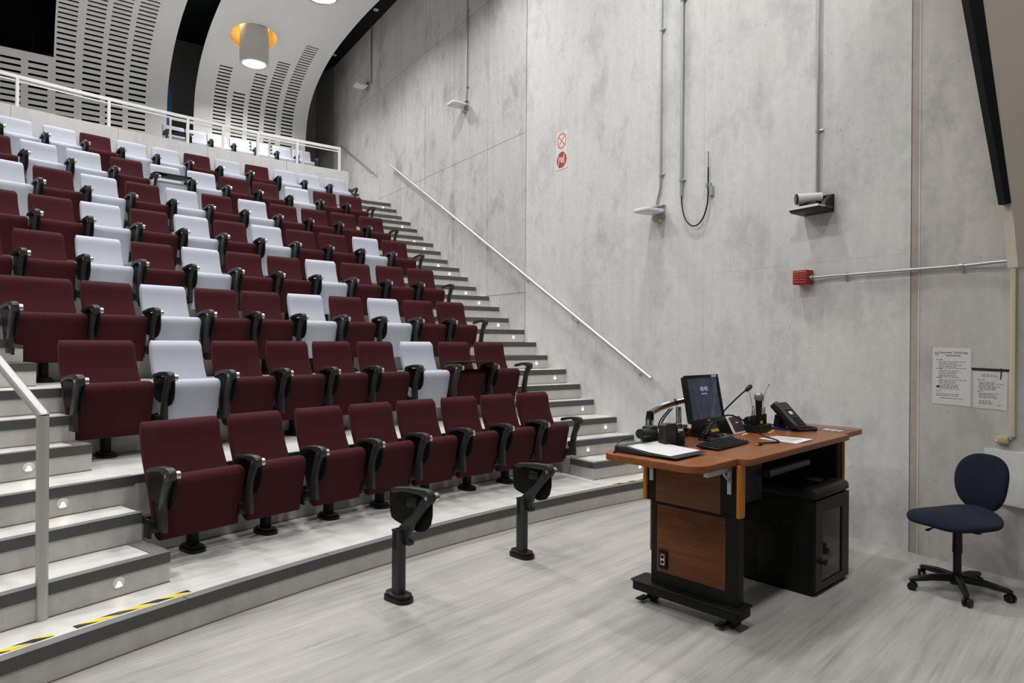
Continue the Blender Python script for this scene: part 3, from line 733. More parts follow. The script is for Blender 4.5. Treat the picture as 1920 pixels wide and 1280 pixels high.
# ================================================================== STEP LIGHTS
SL = [(1, .3851), (3, .3872), (4, .3893), (1, .0175), (2, .0498), (3, .0123), (4, .0124), (6, .0122), (7, .0119), (9, .0117), (10, .0111), (12, .0107), (13, .0106), (15, .0102), (16, .0099), (18, .0095), (19, .0093), (21, .0087), (22, .0085), (24, .0080)]
sl_mesh = {}
def step_light(k, th, label):
    z = S*k+.078; r = rk(k)
    t = thing('step_light', label, 'step light', P(r, th, z), faceang(th), 'round recessed step lights')
    if not sl_mesh:
        bm = B(); N = 24; rad = .032
        annulus_ = [(rad, 0.), (rad, .004), (rad-.004, .006)]
        rings = [[bm.verts.new((q*math.cos(2*PI*j/N), y, q*math.sin(2*PI*j/N))) for j in range(N)] for q, y in annulus_]
        for a, b in zip(rings, rings[1:]):
            for j in range(N): bm.faces.new((a[j], a[(j+1) % N], b[(j+1) % N], b[j]))
        bm.faces.new(rings[-1])
        o1 = finish(bm, 'bezel', 'white_pl', t)
        bm = B(); prism(bm, [(-.018, -.022), (.018, -.022), (.012, -.006), (.006, .006), (0, .009), (-.006, .006), (-.012, -.006)], 'y', .004, .0075); o2 = finish(bm, 'lens', 'stepglow', t)
        sl_mesh['b'] = o1.data; sl_mesh['l'] = o2.data
    else:
        link('bezel', sl_mesh['b'], t); link('lens', sl_mesh['l'], t)
    la = bpy.data.lights.new('step_glow', 'SPOT'); la.energy = .13; la.color = (1., .80, .58); la.spot_size = math.radians(110); la.spot_blend = .8; la.shadow_soft_size = .015
    lo_ = bpy.data.objects.new('step_glow', la); COL.objects.link(lo_); lo_.parent = t; lo_.location = (0, .014, -.004); lo_.rotation_euler = (math.radians(38), 0, 0)
nr = 0
for i, (k, th) in enumerate(SL):
    if th > .2: lab = 'round step light on the left aisle, %s from the bottom' % ORD[i]
    else:
        lab = 'round step light on the right aisle, %s lit riser from the bottom' % (ORD[nr] if nr < 12 else {12: 'thirteenth', 13: 'fourteenth', 14: 'fifteenth', 15: 'sixteenth', 16: 'seventeenth'}[nr]); nr += 1
    step_light(k, th, lab)
# ================================================================== HAZARD TAPE
def hazard(t0, t1, r, label, flip=0):
    t = thing('hazard_tape', label, 'hazard tape', P(r, (t0+t1)/2, S), 0, 'yellow and black hazard tape strips'); o = P(r, (t0+t1)/2, S)
    wd = .042; L = (t1-t0)*r; n = max(4, int(L/.085))
    sk = .075/r
    for i in range(-1, n+1):
        a0 = t0+(t1-t0)*i/n; a1 = t0+(t1-t0)*(i+1)/n
        pts = []
        for a, rr in ((a0, r-wd/2), (a1, r-wd/2), (a1+sk, r+wd/2), (a0+sk, r+wd/2)):
            pts.append((min(max(a, t0), t1), rr))
        if pts[0][0] == pts[1][0] and pts[2][0] == pts[3][0]: continue
        bm = B(); lo = [bm.verts.new(P(rr, a, S+.0005)-o) for a, rr in pts]; hi = [bm.verts.new(P(rr, a, S+.0022)-o) for a, rr in pts]
        try:
            bm.faces.new(lo); bm.faces.new(hi[::-1])
            for j in range(4): bm.faces.new((lo[j], lo[(j+1) % 4], hi[(j+1) % 4], hi[j]))
        except ValueError: pass
        bmesh.ops.remove_doubles(bm, verts=bm.verts[:], dist=1e-5)
        finish(bm, 'tape_stripe', 'yellow' if (i+flip) % 2 == 0 else 'tapeblack', t)
hazard(.365, .4082, 13.450, 'black and yellow tape strip on the front platform by the left handrail post')
hazard(.4155, .475, 13.450, 'black and yellow tape strip at the lower left corner of the picture', 1)
hazard(.012, .066, 13.420, 'black and yellow tape strip at the foot of the right stairs', 1)
# ================================================================== RAILS
# left aisle handrail
TH = .412; rb = 13.684
t = thing('handrail', 'grey tubular handrail standing in the left aisle', 'handrail', P(rb, TH, S)); o = P(rb, TH, S)
bm = B(); tube(bm, [Vector((0, 0, 0)), Vector((0, 0, 1.0)), P(rb, TH, 1.205)-o], .0275, 20, True); finish(bm, 'post', 'railgrey', t)
bm = B(); tube(bm, [P(rb-.004, TH, 1.200)-o, P(rb, TH, 1.205)-o+Vector((0, 0, .002)), P(18.5, TH, 1.205+(18.5-rb)*.475)-o], .0275, 20); finish(bm, 'sloping_rail', 'railgrey', t)
bm = B(); tube(bm, [P(18.5, TH, S*16)-o, P(18.5, TH, 1.205+(18.5-rb)*.475)-o], .0275, 16); finish(bm, 'post', 'railgrey', t)
# guard rail on the parapet
def guard(label, r, zt, zb, t0, t1, posts, hw=.022, low=None):
    t = thing('guard_rail', label, 'railing', P(r, t0, zb)); o = P(r, t0, zb)
    n = 26; bm = B()
    rings = []
    for i in range(n+1):
        th = t0+(t1-t0)*i/n
        rings.append([bm.verts.new(P(r+a, th, zt+b)-o) for a, b in ((-hw, -.045), (hw, -.045), (hw, 0), (-hw, 0))])
    for a, b in zip(rings, rings[1:]):
        for k in range(4): bm.faces.new((a[k], a[(k+1) % 4], b[(k+1) % 4], b[k]))
    bm.faces.new(rings[0]); bm.faces.new(rings[-1][::-1]); finish(bm, 'top_rail', 'railwhite', t)
    if low:
        bm = B(); rings = []
        for i in range(n+1):
            th = t0+(t1-t0)*i/n
            rings.append([bm.verts.new(P(r+a, th, zt+b)-o) for a, b in ((-.008, low-.018), (.008, low-.018), (.008, low), (-.008, low))])
        for a, b in zip(rings, rings[1:]):
            for k in range(4): bm.faces.new((a[k], a[(k+1) % 4], b[(k+1) % 4], b[k]))
        bm.faces.new(rings[0]); bm.faces.new(rings[-1][::-1]); finish(bm, 'lower_rail', 'railwhite', t)
    for th in posts:
        bm = B(); c = P(r, th, zb)-o
        m = Matrix.Translation(c) @ Matrix.Rotation(faceang(th), 4, 'Z'); box(bm, -hw, hw, -hw, hw, 0, zt-zb-.045, 0, 1, m); finish(bm, 'post', 'railwhite', t)
guard('white metal guard rail along the top of the concrete parapet', 21.17, 5.352, 4.895, .0495, .495, (.49, .435, .380, .3225, .2909, .2355, .1801, .1528, .1243, .0899, .0505), .019, -.075)
guard('white metal guard rail in front of the rear seats', 22.86, 5.80, Z24, .0565, .1715, (.1705, .088, .0573), .016)
# ================================================================== SEATS
def seat_meshes(wide):
    s = 1.27 if wide else 1.0; d = {}
    # backrest: padded shell leaning back
    stn = []
    prof = [(.180, .24), (.150, .33), (.116, .42), (.078, .50), (.044, .57), (.014, .63), (-.010, .69), (-.027, .75), (-.036, .80), (-.041, .835), (-.046, .855), (-.054, .870), (-.064, .879)]
    for i, (yf, z) in enumerate(prof):
        hw = (.217-.012*(z-.24)/.64)*s; ht = .034
        if z > .84: hw -= .004+.3*max(0, z-.855); ht = .034-.9*max(0, z-.850)
        stn.append((yf-.034, z, hw, max(ht, .006), -.12))
    bm = B(); loft(bm, stn, 28, 7); d['backrest'] = (bm, None)
    # seat pan folded up
    stn = []
    for yf, z, ht, hw in [(.192, .168, .006, .203), (.198, .172, .022, .206), (.203, .185, .040, .2075), (.209, .21, .052, .208), (.222, .26, .057, .208), (.238, .33, .057, .208), (.254, .40, .056, .2085), (.270, .47, .056, .2085), (.280, .505, .056, .2085), (.284, .525, .054, .208), (.281, .545, .048, .2065), (.272, .560, .039, .203), (.258, .570, .026, .197), (.244, .574, .012, .188)]:
        stn.append((yf-ht, z, hw*s, ht, -.10))
    bm = B(); loft(bm, stn, 36, 11); d['seat'] = (bm, None)
    # seat shell knuckles left and right of the pan
    bm = B()
    for q in (-1, 1):
        cyl(bm, (q*.205*s, .135, .255), (q*.228*s, .135, .255), .030, 14)
    d['seat_hinge'] = (bm, 'darkgrey')
    # pedestal
    bm = B(); box(bm, -.026, .026, -.038, .038, .03, .30, .006); d['column'] = (bm, 'blackmetal')
    bm = B(); prism(bm, rpoly(-.062, .062, -.105, .105, .058, 6), 'z', 0, .022, 0); 
    prism(bm, rpoly(-.050, .050, -.090, .090, .046, 6), 'z', .022, .040, .006, 2); d['base'] = (bm, 'blackpl')
    bm = B(); box(bm, -.232*s, .232*s, .02, .075, .255, .305, .004); d['beam'] = (bm, 'blackmetal')
    return d
def arm_meshes(dy=-.07, dz=0., rear=.07, nose=0.):
    """arm at x=0, front pivot at y=.45"""
    d = {}
    Y = lambda p: [(a+dy, b+dz) for a, b in p]
    bm = B(); prism(bm, Y([(.320, .262), (.412, .262), (.408, .33), (.405, .40), (.425, .49), (.478, .585), (.440, .622), (.405, .600), (.358, .480), (.330, .375)]), 'x', -.014, .014, .004, 2); d['arm_support'] = (bm, 'darkgrey')
    bm = B(); prism(bm, Y([(.120+rear, .606), (.150+rear, .634), (.30+rear*.5, .654), (.44, .660), (.482-nose, .652), (.498-nose, .630), (.492-nose, .590), (.470, .575), (.445, .585), (.425, .612), (.36, .628), (.22+rear, .618), (.15+rear, .600)]), 'x', -.024, .024, .006, 2); d['arm_pad'] = (bm, 'darkgrey')
    bm = B(); cyl(bm, (-.052, .462+dy, .612+dz), (-.022, .462+dy, .612+dz), .026, 16); d['hinge_cap'] = (bm, 'steel')
    bm = B(); cyl(bm, (.0235, .450+dy, .612+dz), (.027, .450+dy, .612+dz), .012, 12); d['bolt'] = (bm, 'steel')
    bm = B(); box(bm, -.055, .045, .245+dy, .300+dy, .245+dz, .315+dz, .004); box(bm, .030, .046, .22+dy, .30+dy, .215+dz, .33+dz, .003); d['arm_bracket'] = (bm, 'blackpl')
    # tablet stowed alongside
    out = [(.14, .612), (.14, .47), (.155, .44), (.19, .425), (.34, .392), (.40, .392), (.445, .41), (.478, .45), (.490, .50), (.490, .60), (.47, .615)]
    bm = B(); prism(bm, Y(out), 'x', -.029, -.016, .003, 1); d['tablet'] = (bm, 'tablet')
    # tablet deployed across the lap (same leaf, turned)
    bm = B(); m = Matrix.Translation((0, dy, dz)); prism(bm, rpoly(-.50, .02, .14, .46, (.05, .03, .12, .10), 5), 'z', .664, .678, .003, 1, m); box(bm, -.16, .01, .36, .40, .648, .666, .003, 1, m); d['tablet_open'] = (bm, 'tablet')
    return d
def bake(d, prefix=''):
    out = {}
    for nme, (bm, mt) in d.items():
        me = bpy.data.meshes.new(nme); bmesh.ops.recalc_face_normals(bm, faces=bm.faces[:])
        for f in bm.faces: f.smooth = True
        bm.to_mesh(me); bm.free(); me.set_sharp_from_angle(angle=math.radians(40))
        me.materials.append(M[mt] if mt else M['red']); out[nme] = me
    return out
SM = {False: bake(seat_meshes(False)), True: bake(seat_meshes(True))}
for wide in (False, True):
    for nme in ('backrest', 'seat'):
        c = SM[wide][nme].copy(); c.materials.clear(); c.materials.append(M['white']); SM[wide][nme+'_w'] = c
AM = bake(arm_meshes(-.07, -.012))
def lecture_seat(r, th, z, white, wide, label, open_tab=False, end=False, pedx=-.03, ax=.252):
    t = thing('auditorium_chair', label, 'chair', P(r, th, z), faceang(th), 'tip-up lecture chairs in curved rows')
    sm = SM[wide]; suf = '_w' if white else ''
    link('backrest', sm['backrest'+suf], t); link('seat', sm['seat'+suf], t)
    for nme in ('seat_hinge', 'beam'): link(nme, sm[nme], t)
    for nme in ('column', 'base'): link(nme, sm[nme], t, (pedx, 0, 0))
    for nme in ('arm_support', 'arm_pad', 'hinge_cap', 'bolt', 'arm_bracket'): link(nme, AM[nme], t, (ax, 0, 0))
    link('tablet_open' if open_tab else 'tablet', AM['tablet_open' if open_tab else 'tablet'], t, (ax, 0, 0))['label'] = 'writing tablet swung out flat' if open_tab else 'black writing tablet stowed beside the arm'
    if end:
        for nme in ('arm_support', 'arm_pad', 'bolt', 'arm_bracket'): link(nme, AM[nme], t, (-ax, 0, 0))
    return t
# theta of each seat and its colour (w = pale blue-grey, r = burgundy), left to right
ROWS = {
 1: ([.345, .307, .269, .234, .200, .165, .131, .098], 'rrrrrrrr'),
 2: ([.3473, .309, .276, .243, .212, .179, .145, .112, .079], 'rwrrrrwrr'),
 3: ([.353, .320, .290, .259, .230, .198, .167, .136, .105, .075], 'rrwrrwrwrr'),
 4: ([.364, .334, .304, .274, .244, .215, .186, .157, .128, .098, .069], 'rrwrwrrwrrr'),
 5: ([.340, .312, .285, .256, .229, .202, .175, .148, .121, .092, .065], 'rrwrwrwrrwr'),
 6: ([.3225, .296, .270, .243, .217, .192, .165, .140, .114, .088, .062], 'wrwrwrwrrrr'),
 7: ([.3165, .291, .265, .238, .212, .186, .161, .136, .109, .084, .060], 'rwwrwwrrwrr'),
 8: ([.3175, .293, .267, .245, .221, .197, .174, .150, .126, .102, .080, .056], 'wwwrwwrwrwww'),
}
RN = {1: 'front row', 2: 'second row', 3: 'third row', 4: 'fourth row', 5: 'fifth row', 6: 'sixth row', 7: 'seventh row', 8: 'eighth row, below the parapet'}
for n, (ths, colr) in ROWS.items():
    r = 14.155 if n == 1 else rk(3*(n-1))+.9565-.05
    axs = [.292 if n <= 3 else .248]+[(ths[i-1]-ths[i])*r/2 for i in range(1, len(ths))]
    if n <= 3: axs[1] = min(axs[1], .252)
    axs = [min(max(a, .236), .30) for a in axs]
    z = S*(1+3*(n-1)); N = len(ths)
    for i, th in enumerate(ths):
        wh = colr[i] == 'w'; wide = (n <= 3 and i == 0); op = (n, i) in ((2, 7), (7, 4))
        pos = N-1-i
        where = 'next to the right stairs' if pos == 0 else '%s from the right stairs' % ORD[pos]
        lab = '%s%s folded seat, %s, %s' % ('extra wide ' if wide else '', 'pale blue-grey' if wh else 'burgundy', RN[n], where)
        if op: lab = '%s folded seat with its tablet open, %s, %s' % ('pale blue-grey' if wh else 'burgundy', RN[n], where)
        lecture_seat(r, th-(.0048 if n == 1 else 0.), z, wh, wide, lab, op, i == N-1, -.045 if n == 1 else -.03, axs[i])
RT = [.1557, .1377, .1199, .1005, .0815, .0622, .0434]
for i, th in enumerate(RT):
    lecture_seat(23.86, th, Z28, True, False, 'pale seat behind the parapet railing, %s from the left%s' % (ORD[i], ', with its tablet open' if i == 0 else ''), i == 0, i == len(RT)-1, -.03, .232)
# ---- two freestanding tablet arms at the front
def tablet_post(r, th, label):
    t = thing('tablet_arm_post', label, 'tablet arm', P(r, th, 0), faceang(th), 'freestanding tablet arms on the main floor')
    bm = B(); prism(bm, rpoly(-.030, .030, -.036, .036, .010, 3), 'z', .03, .425, .0); finish(bm, 'column', 'darkgrey', t)
    bm = B(); box(bm, -.031, .031, -.037, .037, .425, .436, .004); finish(bm, 'column_cap', 'blackpl', t)
    bm = B(); box(bm, .0302, .0325, -.022, .004, .32, .42); finish(bm, 'slot_insert', 'blackpl', t)
    bm = B(); prism(bm, rpoly(-.060, .060, -.105, .105, .058, 6), 'z', 0, .026, 0); prism(bm, rpoly(-.052, .052, -.094, .094, .05, 6), 'z', .026, .046, .008, 2); finish(bm, 'base', 'blackpl', t)
    dy, dz = -.205, .05
    for nme, me in AMP.items():
        if nme in ('tablet_open', 'arm_bracket'): continue
        link(nme, me, t, (-.02 if nme == 'arm_support' else -.02, 0, 0))
    bm = B(); box(bm, -.05, -.006, .015, .085, .345, .375, .004); box(bm, -.055, -.028, -.03, .06, .36, .44, .004); finish(bm, 'arm_bracket', 'darkgrey', t)
def post_arm():
    d = arm_meshes(-.205, .05, 0., .018)
    bm = B(); prism(bm, [(-.010, .450), (.030, .345), (.070, .345), (.080, .40), (.125, .48), (.205, .57), (.262, .640), (.232, .672), (.195, .655), (.110, .545)], 'x', -.014, .014, .004, 2); d['arm_support'][0].free(); d['arm_support'] = (bm, 'darkgrey')
    out = [(-.150, .655), (-.148, .52), (-.135, .478), (-.10, .462), (.04, .432), (.13, .428), (.185, .445), (.220, .485), (.235, .54), (.236, .645), (.215, .662)]
    bm = B(); prism(bm, out, 'x', -.044, -.028, .003, 1); d['tablet'][0].free(); d['tablet'] = (bm, 'tablet')
    bm = B(); box(bm, .0, .018, .06, .15, .585, .64, .008, 2); d['tablet_latch'] = (bm, 'blackpl')
    return d
AMP = bake(post_arm())
tablet_post(12.775, .292, 'black freestanding tablet arm post, nearer and left of the two')
tablet_post(12.771, .203, 'black freestanding tablet arm post, farther and right of the two')
# ================================================================== DESK
ZT = .955
desk = thing('lecture_desk', 'cherry laminate instructor desk with black legs on castors', 'desk', DW(0, 0, 0), AL)
# tops
bm = B(); prism(bm, rpoly(-.03, 1.485, -.105, .60, (.01, .01, .05, .04), 5), 'z', ZT-.036, ZT, .004, 2); finish(bm, 'desktop', 'desktop', desk)
bm = B(); prism(bm, rpoly(-.44, -.033, -.045, .60, (.005, .10, .10, .005), 6), 'z', ZT-.036, ZT, .004, 2); finish(bm, 'side_leaf', 'desktop', desk)
bm = B(); prism(bm, rpoly(1.488, 1.90, -.06, .54, (.08, .005, .005, .06), 6), 'z', ZT-.036, ZT, .004, 2); finish(bm, 'side_leaf', 'desktop', desk)
bm = B(); box(bm, .0, 1.44, .60, .622, ZT-.12, ZT+.052, .004); finish(bm, 'back_lip', 'deskpanel', desk)
bm = B(); box(bm, .03, 1.42, .545, .565, .30, ZT-.04, .002); finish(bm, 'modesty_panel', 'deskpanel', desk)
# ends
for q, (a0, a1) in enumerate(((-.03, .055), (1.405, 1.49))):
    face = a0 if q == 0 else a1; sg = -1 if q == 0 else 1
    bm = B(); prism(bm, rpoly(a0, a1, -.045, .52, .012, 3), 'z', .125, .64, 0); prism(bm, rpoly(a0, a1, -.050, .555, .012, 3), 'z', .63, ZT-.036, 0); finish(bm, 'leg_frame', 'blackmetal', desk)
    e0, e1 = (face-.006, face+.004) if q == 0 else (face-.004, face+.006)
    bm = B(); box(bm, e0, e1, .022, .470, .210, .615, .001); finish(bm, 'lower_panel', 'deskpanel', desk)
    bm = B(); box(bm, e0, e1, .055, .482, .632, ZT-.05, .001); finish(bm, 'upper_panel', 'deskpanel', desk)
    for b0, b1 in ((-.066, -.040), (.545, .575)):
        bm = B(); prism(bm, rpoly(*((a0-.012, a1-.03) if q == 0 else (a1-.015, a1+.012)), b0, b1, .010, 3), 'z', .628, ZT-.036, .002); finish(bm, 'corner_post', 'oak', desk)
    bm = B(); prism(bm, rpoly(a0-.055 if q == 0 else a0-.035, a1+.035 if q == 0 else a1+.055, -.085, .635, .018, 3), 'z', .122, .130, .002); prism(bm, rpoly(a0-.045 if q == 0 else a0-.025, a1+.025 if q == 0 else a1+.045, -.075, .625, .015, 3), 'z', .070, .122, 0); finish(bm, 'base_channel', 'blackmetal', desk)
    for cb in (.0, .53):
        ca = (a0+a1)/2+.01; bm = B()
        cyl(bm, (ca-.022, cb, .036), (ca-.004, cb, .036), .036, 18); cyl(bm, (ca+.004, cb, .036), (ca+.022, cb, .036), .036, 18); box(bm, ca-.03, ca+.03, cb-.03, cb+.03, .05, .072, .004)
        cw = finish(bm, 'castor', 'rubber', desk)
        bm = B(); box(bm, ca-.11, ca-.02, cb+.01, cb+.06, .018, .026, .002); finish(bm, 'brake_pedal', 'blackmetal', cw)
# brackets under the leaves
for bb in (-.005, .505):
    bm = B(); box(bm, -.052, -.034, bb-.012, bb+.012, ZT-.20, ZT-.05, .002); box(bm, -.30, -.034, bb-.014, bb+.014, ZT-.072, ZT-.037, .002); tube(bm, [(-.05, bb, ZT-.13), (-.14, bb, ZT-.055)], .007, 6); finish(bm, 'leaf_bracket', 'galv', desk)
    bm = B(); box(bm, 1.50, 1.72, bb-.014, bb+.014, ZT-.072, ZT-.037, .002); finish(bm, 'leaf_bracket', 'galv', desk)
# outlet
bm = B(); box(bm, -.046, -.034, .395, .452, .235, .345, .003); ou = finish(bm, 'outlet_box', 'blackmetal', desk)
bm = B(); box(bm, -.049, -.045, .408, .438, .258, .325, .002); finish(bm, 'outlet_plate', 'steel', ou)
bm = B()
for zz in (.276, .307): cyl(bm, (-.0495, .423, zz), (-.0515, .423, zz), .011, 14)
finish(bm, 'receptacle', 'blackpl', ou)
# keyboard tray and roller under the top
bm = B(); box(bm, .40, .98, .0, .33, .800, .815, .003); finish(bm, 'keyboard_tray', 'blackmetal', desk)
bm = B(); prism(bm, rpoly(-.03, .02, .785, .835, .02, 4), 'x', .40, .98); finish(bm, 'tray_front', 'darkgrey', desk)
bm = B(); box(bm, .075, .40, .02, .45, .66, .90, .004); finish(bm, 'equipment_box', 'blackmetal', desk)
bm = B(); box(bm, .10, .13, .0, .02, .84, .88, .002); finish(bm, 'switch_plate', 'steel', desk)
# ---- rack cabinet under the desk
rack = thing('equipment_rack', 'black equipment rack cabinet with a smoked door under the desk', 'cabinet', DW(.79, -.145, 0), AL-math.radians(1.5))
bm = B(); box(bm, 0, .515, .022, .515, .0, .03, .002); box(bm, 0, .018, .022, .515, .03, .60); box(bm, .497, .515, .022, .515, .03, .60); box(bm, 0, .515, .50, .515, .03, .60); box(bm, 0, .515, .022, .515, .595, .61); finish(bm, 'cabinet_body', 'blackmetal', rack)
bm = B(); prism(bm, [(.515, .610), (.515, .670), (.035, .670), (.010, .660), (.0, .640), (.0, .612)], 'x', -.004, .519, .004, 2); finish(bm, 'top_cover', 'blackpl', rack)
bm = B(); box(bm, .31, .40, .12, .20, .670, .672); finish(bm, 'vent_cover', 'galv', rack)
bm = B(); 
for x0, x1, z0, z1 in ((0, .105, .03, .60), (.41, .52, .03, .60), (.105, .41, .03, .075), (.105, .41, .515, .60)): box(bm, x0, x1, .0, .022, z0, z1)
dr = finish(bm, 'door_frame', 'blackpl', rack)
bm = B(); box(bm, .105, .41, .008, .012, .075, .515); finish(bm, 'door_pane', 'glass', dr)
bm = B(); cyl(bm, (.085, .0, .21), (.085, -.03, .21), .016, 14); box(bm, .075, .115, -.032, -.022, .19, .23, .004); finish(bm, 'door_lock', 'blackpl', dr)
bm = B(); box(bm, .020, .04, .03, .05, .03, .60); box(bm, .475, .495, .03, .05, .03, .60); box(bm, .04, .475, .06, .40, .12, .16); finish(bm, 'rack_rails', 'blackmetal', rack)
bm = B(); box(bm, .115, .155, .025, .045, .32, .345, .004, 2, Matrix.Translation((.135, .035, .33)) @ Matrix.Rotation(.5, 4, 'Y') @ Matrix.Translation((-.135, -.035, -.33))); finish(bm, 'hang_tag', 'paper', rack)
bm = B(); box(bm, -.004, .0, .12, .38, .06, .42, .002); cyl(bm, (-.004, .25, .43), (-.012, .25, .43), .012, 12); finish(bm, 'side_cover', 'blackmetal', rack)
# ================================================================== THINGS ON THE DESK
def dthing(name, label, cat, a, b, rot=0., group=None, z=ZT): return thing(name, label, cat, DW(a, b, z), AL+rot, group)
# document camera
t = dthing('document_camera', 'grey document camera on its flat copy stand on the left desk leaf', 'document camera', -.21, .345)
bm = B(); prism(bm, [(-.205, .012), (.20, .0), (.205, .016), (.205, .038), (.12, .040), (-.0, .022), (-.19, .018)], 'x', -.150, .180, .004, 2, Matrix.Identity(4)); finish(bm, 'copy_stand', 'darkgrey', t)
bm = B(); box(bm, .02, .10, .19, .26, .03, .13, .012, 2); shiftx(bm, .105, -.05); finish(bm, 'stand_column', 'darkgrey', t)
bm = B(); cyl(bm, (.05, .225, .085), (-.145, .19, .098), .029, 20); shiftx(bm, .150, -.055); finish(bm, 'lens_barrel', 'darkgrey', t)
bm = B(); cyl(bm, (-.145, .19, .098), (-.150, .189, .098), .026, 20); shiftx(bm, .150, -.055); finish(bm, 'lens_glass', 'lcd', t)
bm = B(); prism(bm, rpoly(-.018, .098, .006, .150, (.016, .012, .006, .006), 4), 'y', .10, .150, .004, 2, Matrix.Translation((.03, .0, 0))); shiftx(bm, .125, -.055); finish(bm, 'lamp_head', 'darkgrey', t)
bm = B(); box(bm, .125, .142, .095, .17, .02, .135, .01, 2); shiftx(bm, .125, -.055); finish(bm, 'side_cover', 'blackpl', t)
bm = B(); prism(bm, rpoly(.155, .228, .005, .095, .012, 4), 'y', .10, .155, .005, 2); shiftx(bm, .125, -.055); finish(bm, 'control_head', 'darkgrey', t)
bm = B(); box(bm, .215, .25, .12, .20, .065, .098, .008, 2); shiftx(bm, .125, -.055); finish(bm, 'grey_clip', 'alu', t)
bm = B()
for zz in (.035, .058): cyl(bm, (.190, .0995, zz), (.190, .097, zz), .006, 10)
shiftx(bm, .125, -.055); finish(bm, 'button', 'blackpl', t)
t2 = dthing('paper_sheet', 'white sheet lying on the document camera stand', 'paper', -.19, .335, -.02, None, ZT+.024)
bm = B(); pts = [(-.150, -.155, -.004), (.150, -.155, -.004), (.155, -.02, .001), (.150, .06, .007), (.145, .14, .016), (-.145, .14, .016), (-.150, .06, .007), (-.155, -.02, .001)]
lo = [bm.verts.new(p) for p in pts]
for q in ((0, 1, 2, 7), (7, 2, 3, 6), (6, 3, 4, 5)): bm.faces.new([lo[i] for i in q])
r_ = bmesh.ops.extrude_face_region(bm, geom=bm.faces[:])
for v in r_['geom']:
    if isinstance(v, bmesh.types.BMVert): v.co.z += .0012
finish(bm, 'sheet', 'paper', t2)
t = dthing('cable', 'thin black cable trailing behind the document camera', 'cable', -.36, .56)
bm = B(); tube(bm, bez([(-.02, -.03, .004), (.0, -.02, .03), (.06, -.01, .06), (.14, -.04, .075)], 6), .004, 6); finish(bm, 'cable_run', 'blackpl', t)
bm = B(); cyl(bm, (-.035, -.035, .004), (-.02, -.03, .006), .006, 8); finish(bm, 'plug', 'blackpl', t)
# monitor arm and monitor
t = dthing('monitor_stand', 'chrome monitor arm clamped to the back of the desk', 'monitor stand', .46, .635)
bm = B(); cyl(bm, (0, 0, .05), (0, 0, .205), .019, 20); finish(bm, 'arm_pole', 'chrome', t)
bm = B(); box(bm, -.05, .05, -.05, .02, .052, .062, .003); box(bm, -.02, .02, -.012, .02, -.03, .06, .004); cyl(bm, (.035, -.02, .062), (.035, -.02, .085), .022, 14); finish(bm, 'clamp', 'chrome', t)
bm = B(); tube(bm, [(0, 0, .085), (-.15, -.008, .090), (-.36, -.02, .100)], [.022, .018, .020], 16, True, 0, .7); finish(bm, 'lower_arm', 'chrome', t)
bm = B(); cyl(bm, (-.37, -.02, .055), (-.37, -.02, .155), .026, 18); finish(bm, 'elbow', 'chrome', t)
bm = B(); cyl(bm, (-.37, -.02, .145), (-.365, -.02, .200), .027, 18, .022); finish(bm, 'elbow_cover', 'blackpl', t)
bm = B(); tube(bm, bez([(-.362, -.022, .190), (-.30, -.06, .225), (-.20, -.13, .262), (-.10, -.21, .283), (-.045, -.255, .285)], 6), [.020]*25, 16); finish(bm, 'upper_arm', 'chrome', t)
for f in (.42, .66):
    bm = B(); q = Vector((-.362, -.022, .190)).lerp(Vector((-.045, -.255, .285)), f)+Vector((0, 0, .028)); d = Vector((.317, -.233, .06 if f > .5 else .13)).normalized(); tube(bm, [q-d*.004, q+d*.004], .0235, 16); finish(bm, 'cable_tie', 'blackpl', t)
for k, off in enumerate((0., .03)):
    bm = B(); tube(bm, bez([(-.25+off, -.09, .215), (-.30+off, -.06, .15), (-.315+off, -.05, .10), (-.29+off, -.06, .05), (-.27+off, -.07, .03)], 6), .0045, 6); finish(bm, 'arm_cable', 'blackpl', t)
mon = dthing('monitor', 'black flat monitor showing 10:43 on the chrome arm', 'monitor', .250, .330, math.radians(-2), None, 1.245)
TL = Matrix.Rotation(math.radians(-11), 4, 'X')
mw, mh = .184, .148
bm = B()
for x0, x1, z0, z1 in ((-mw, mw, mh-.020, mh), (-mw, mw, -mh, -mh+.026), (-mw, -mw+.019, -mh+.026, mh-.02), (mw-.019, mw, -mh+.026, mh-.02)): box(bm, x0, x1, -.018, .0, z0, z1, .003, 2, TL)
box(bm, -mw+.004, mw-.004, 0, .026, -mh+.004, mh-.004, .012, 2, TL); finish(bm, 'bezel', 'blackpl', mon)
bm = B(); box(bm, -mw+.019, mw-.019, -.010, -.008, -mh+.026, mh-.02, 0, 1, TL); finish(bm, 'display', 'screen', mon)
text('clock_digits', '10:43', .040, 'screentext', mon, TL @ Matrix.Translation((.005, -.0108, .060)) @ FR)
bm = B(); 
for k in range(7): box(bm, -.030+k*.009, -.024+k*.009, -.0112, -.0103, .029, .033, 0, 1, TL)
finish(bm, 'date_line', 'screentext', mon)
bm = B(); box(bm, .10, .155, -.0192, -.0182, mh-.018, mh-.003, 0, 1, TL); finish(bm, 'asset_sticker', 'paper_old', mon)
bm = B(); box(bm, -.02, .012, -.0190, -.0182, -mh+.010, -mh+.017, 0, 1, TL); finish(bm, 'logo_badge', 'steel', mon)
bm = B(); box(bm, -.05, .05, .024, .038, -.05, .05, .003, 1, TL); cyl(bm, TL @ Vector((0, .038, 0)), TL @ Vector((-.03, .085, .0)), .025, 12); finish(bm, 'mounting_plate', 'blackpl', mon)
bm = B()
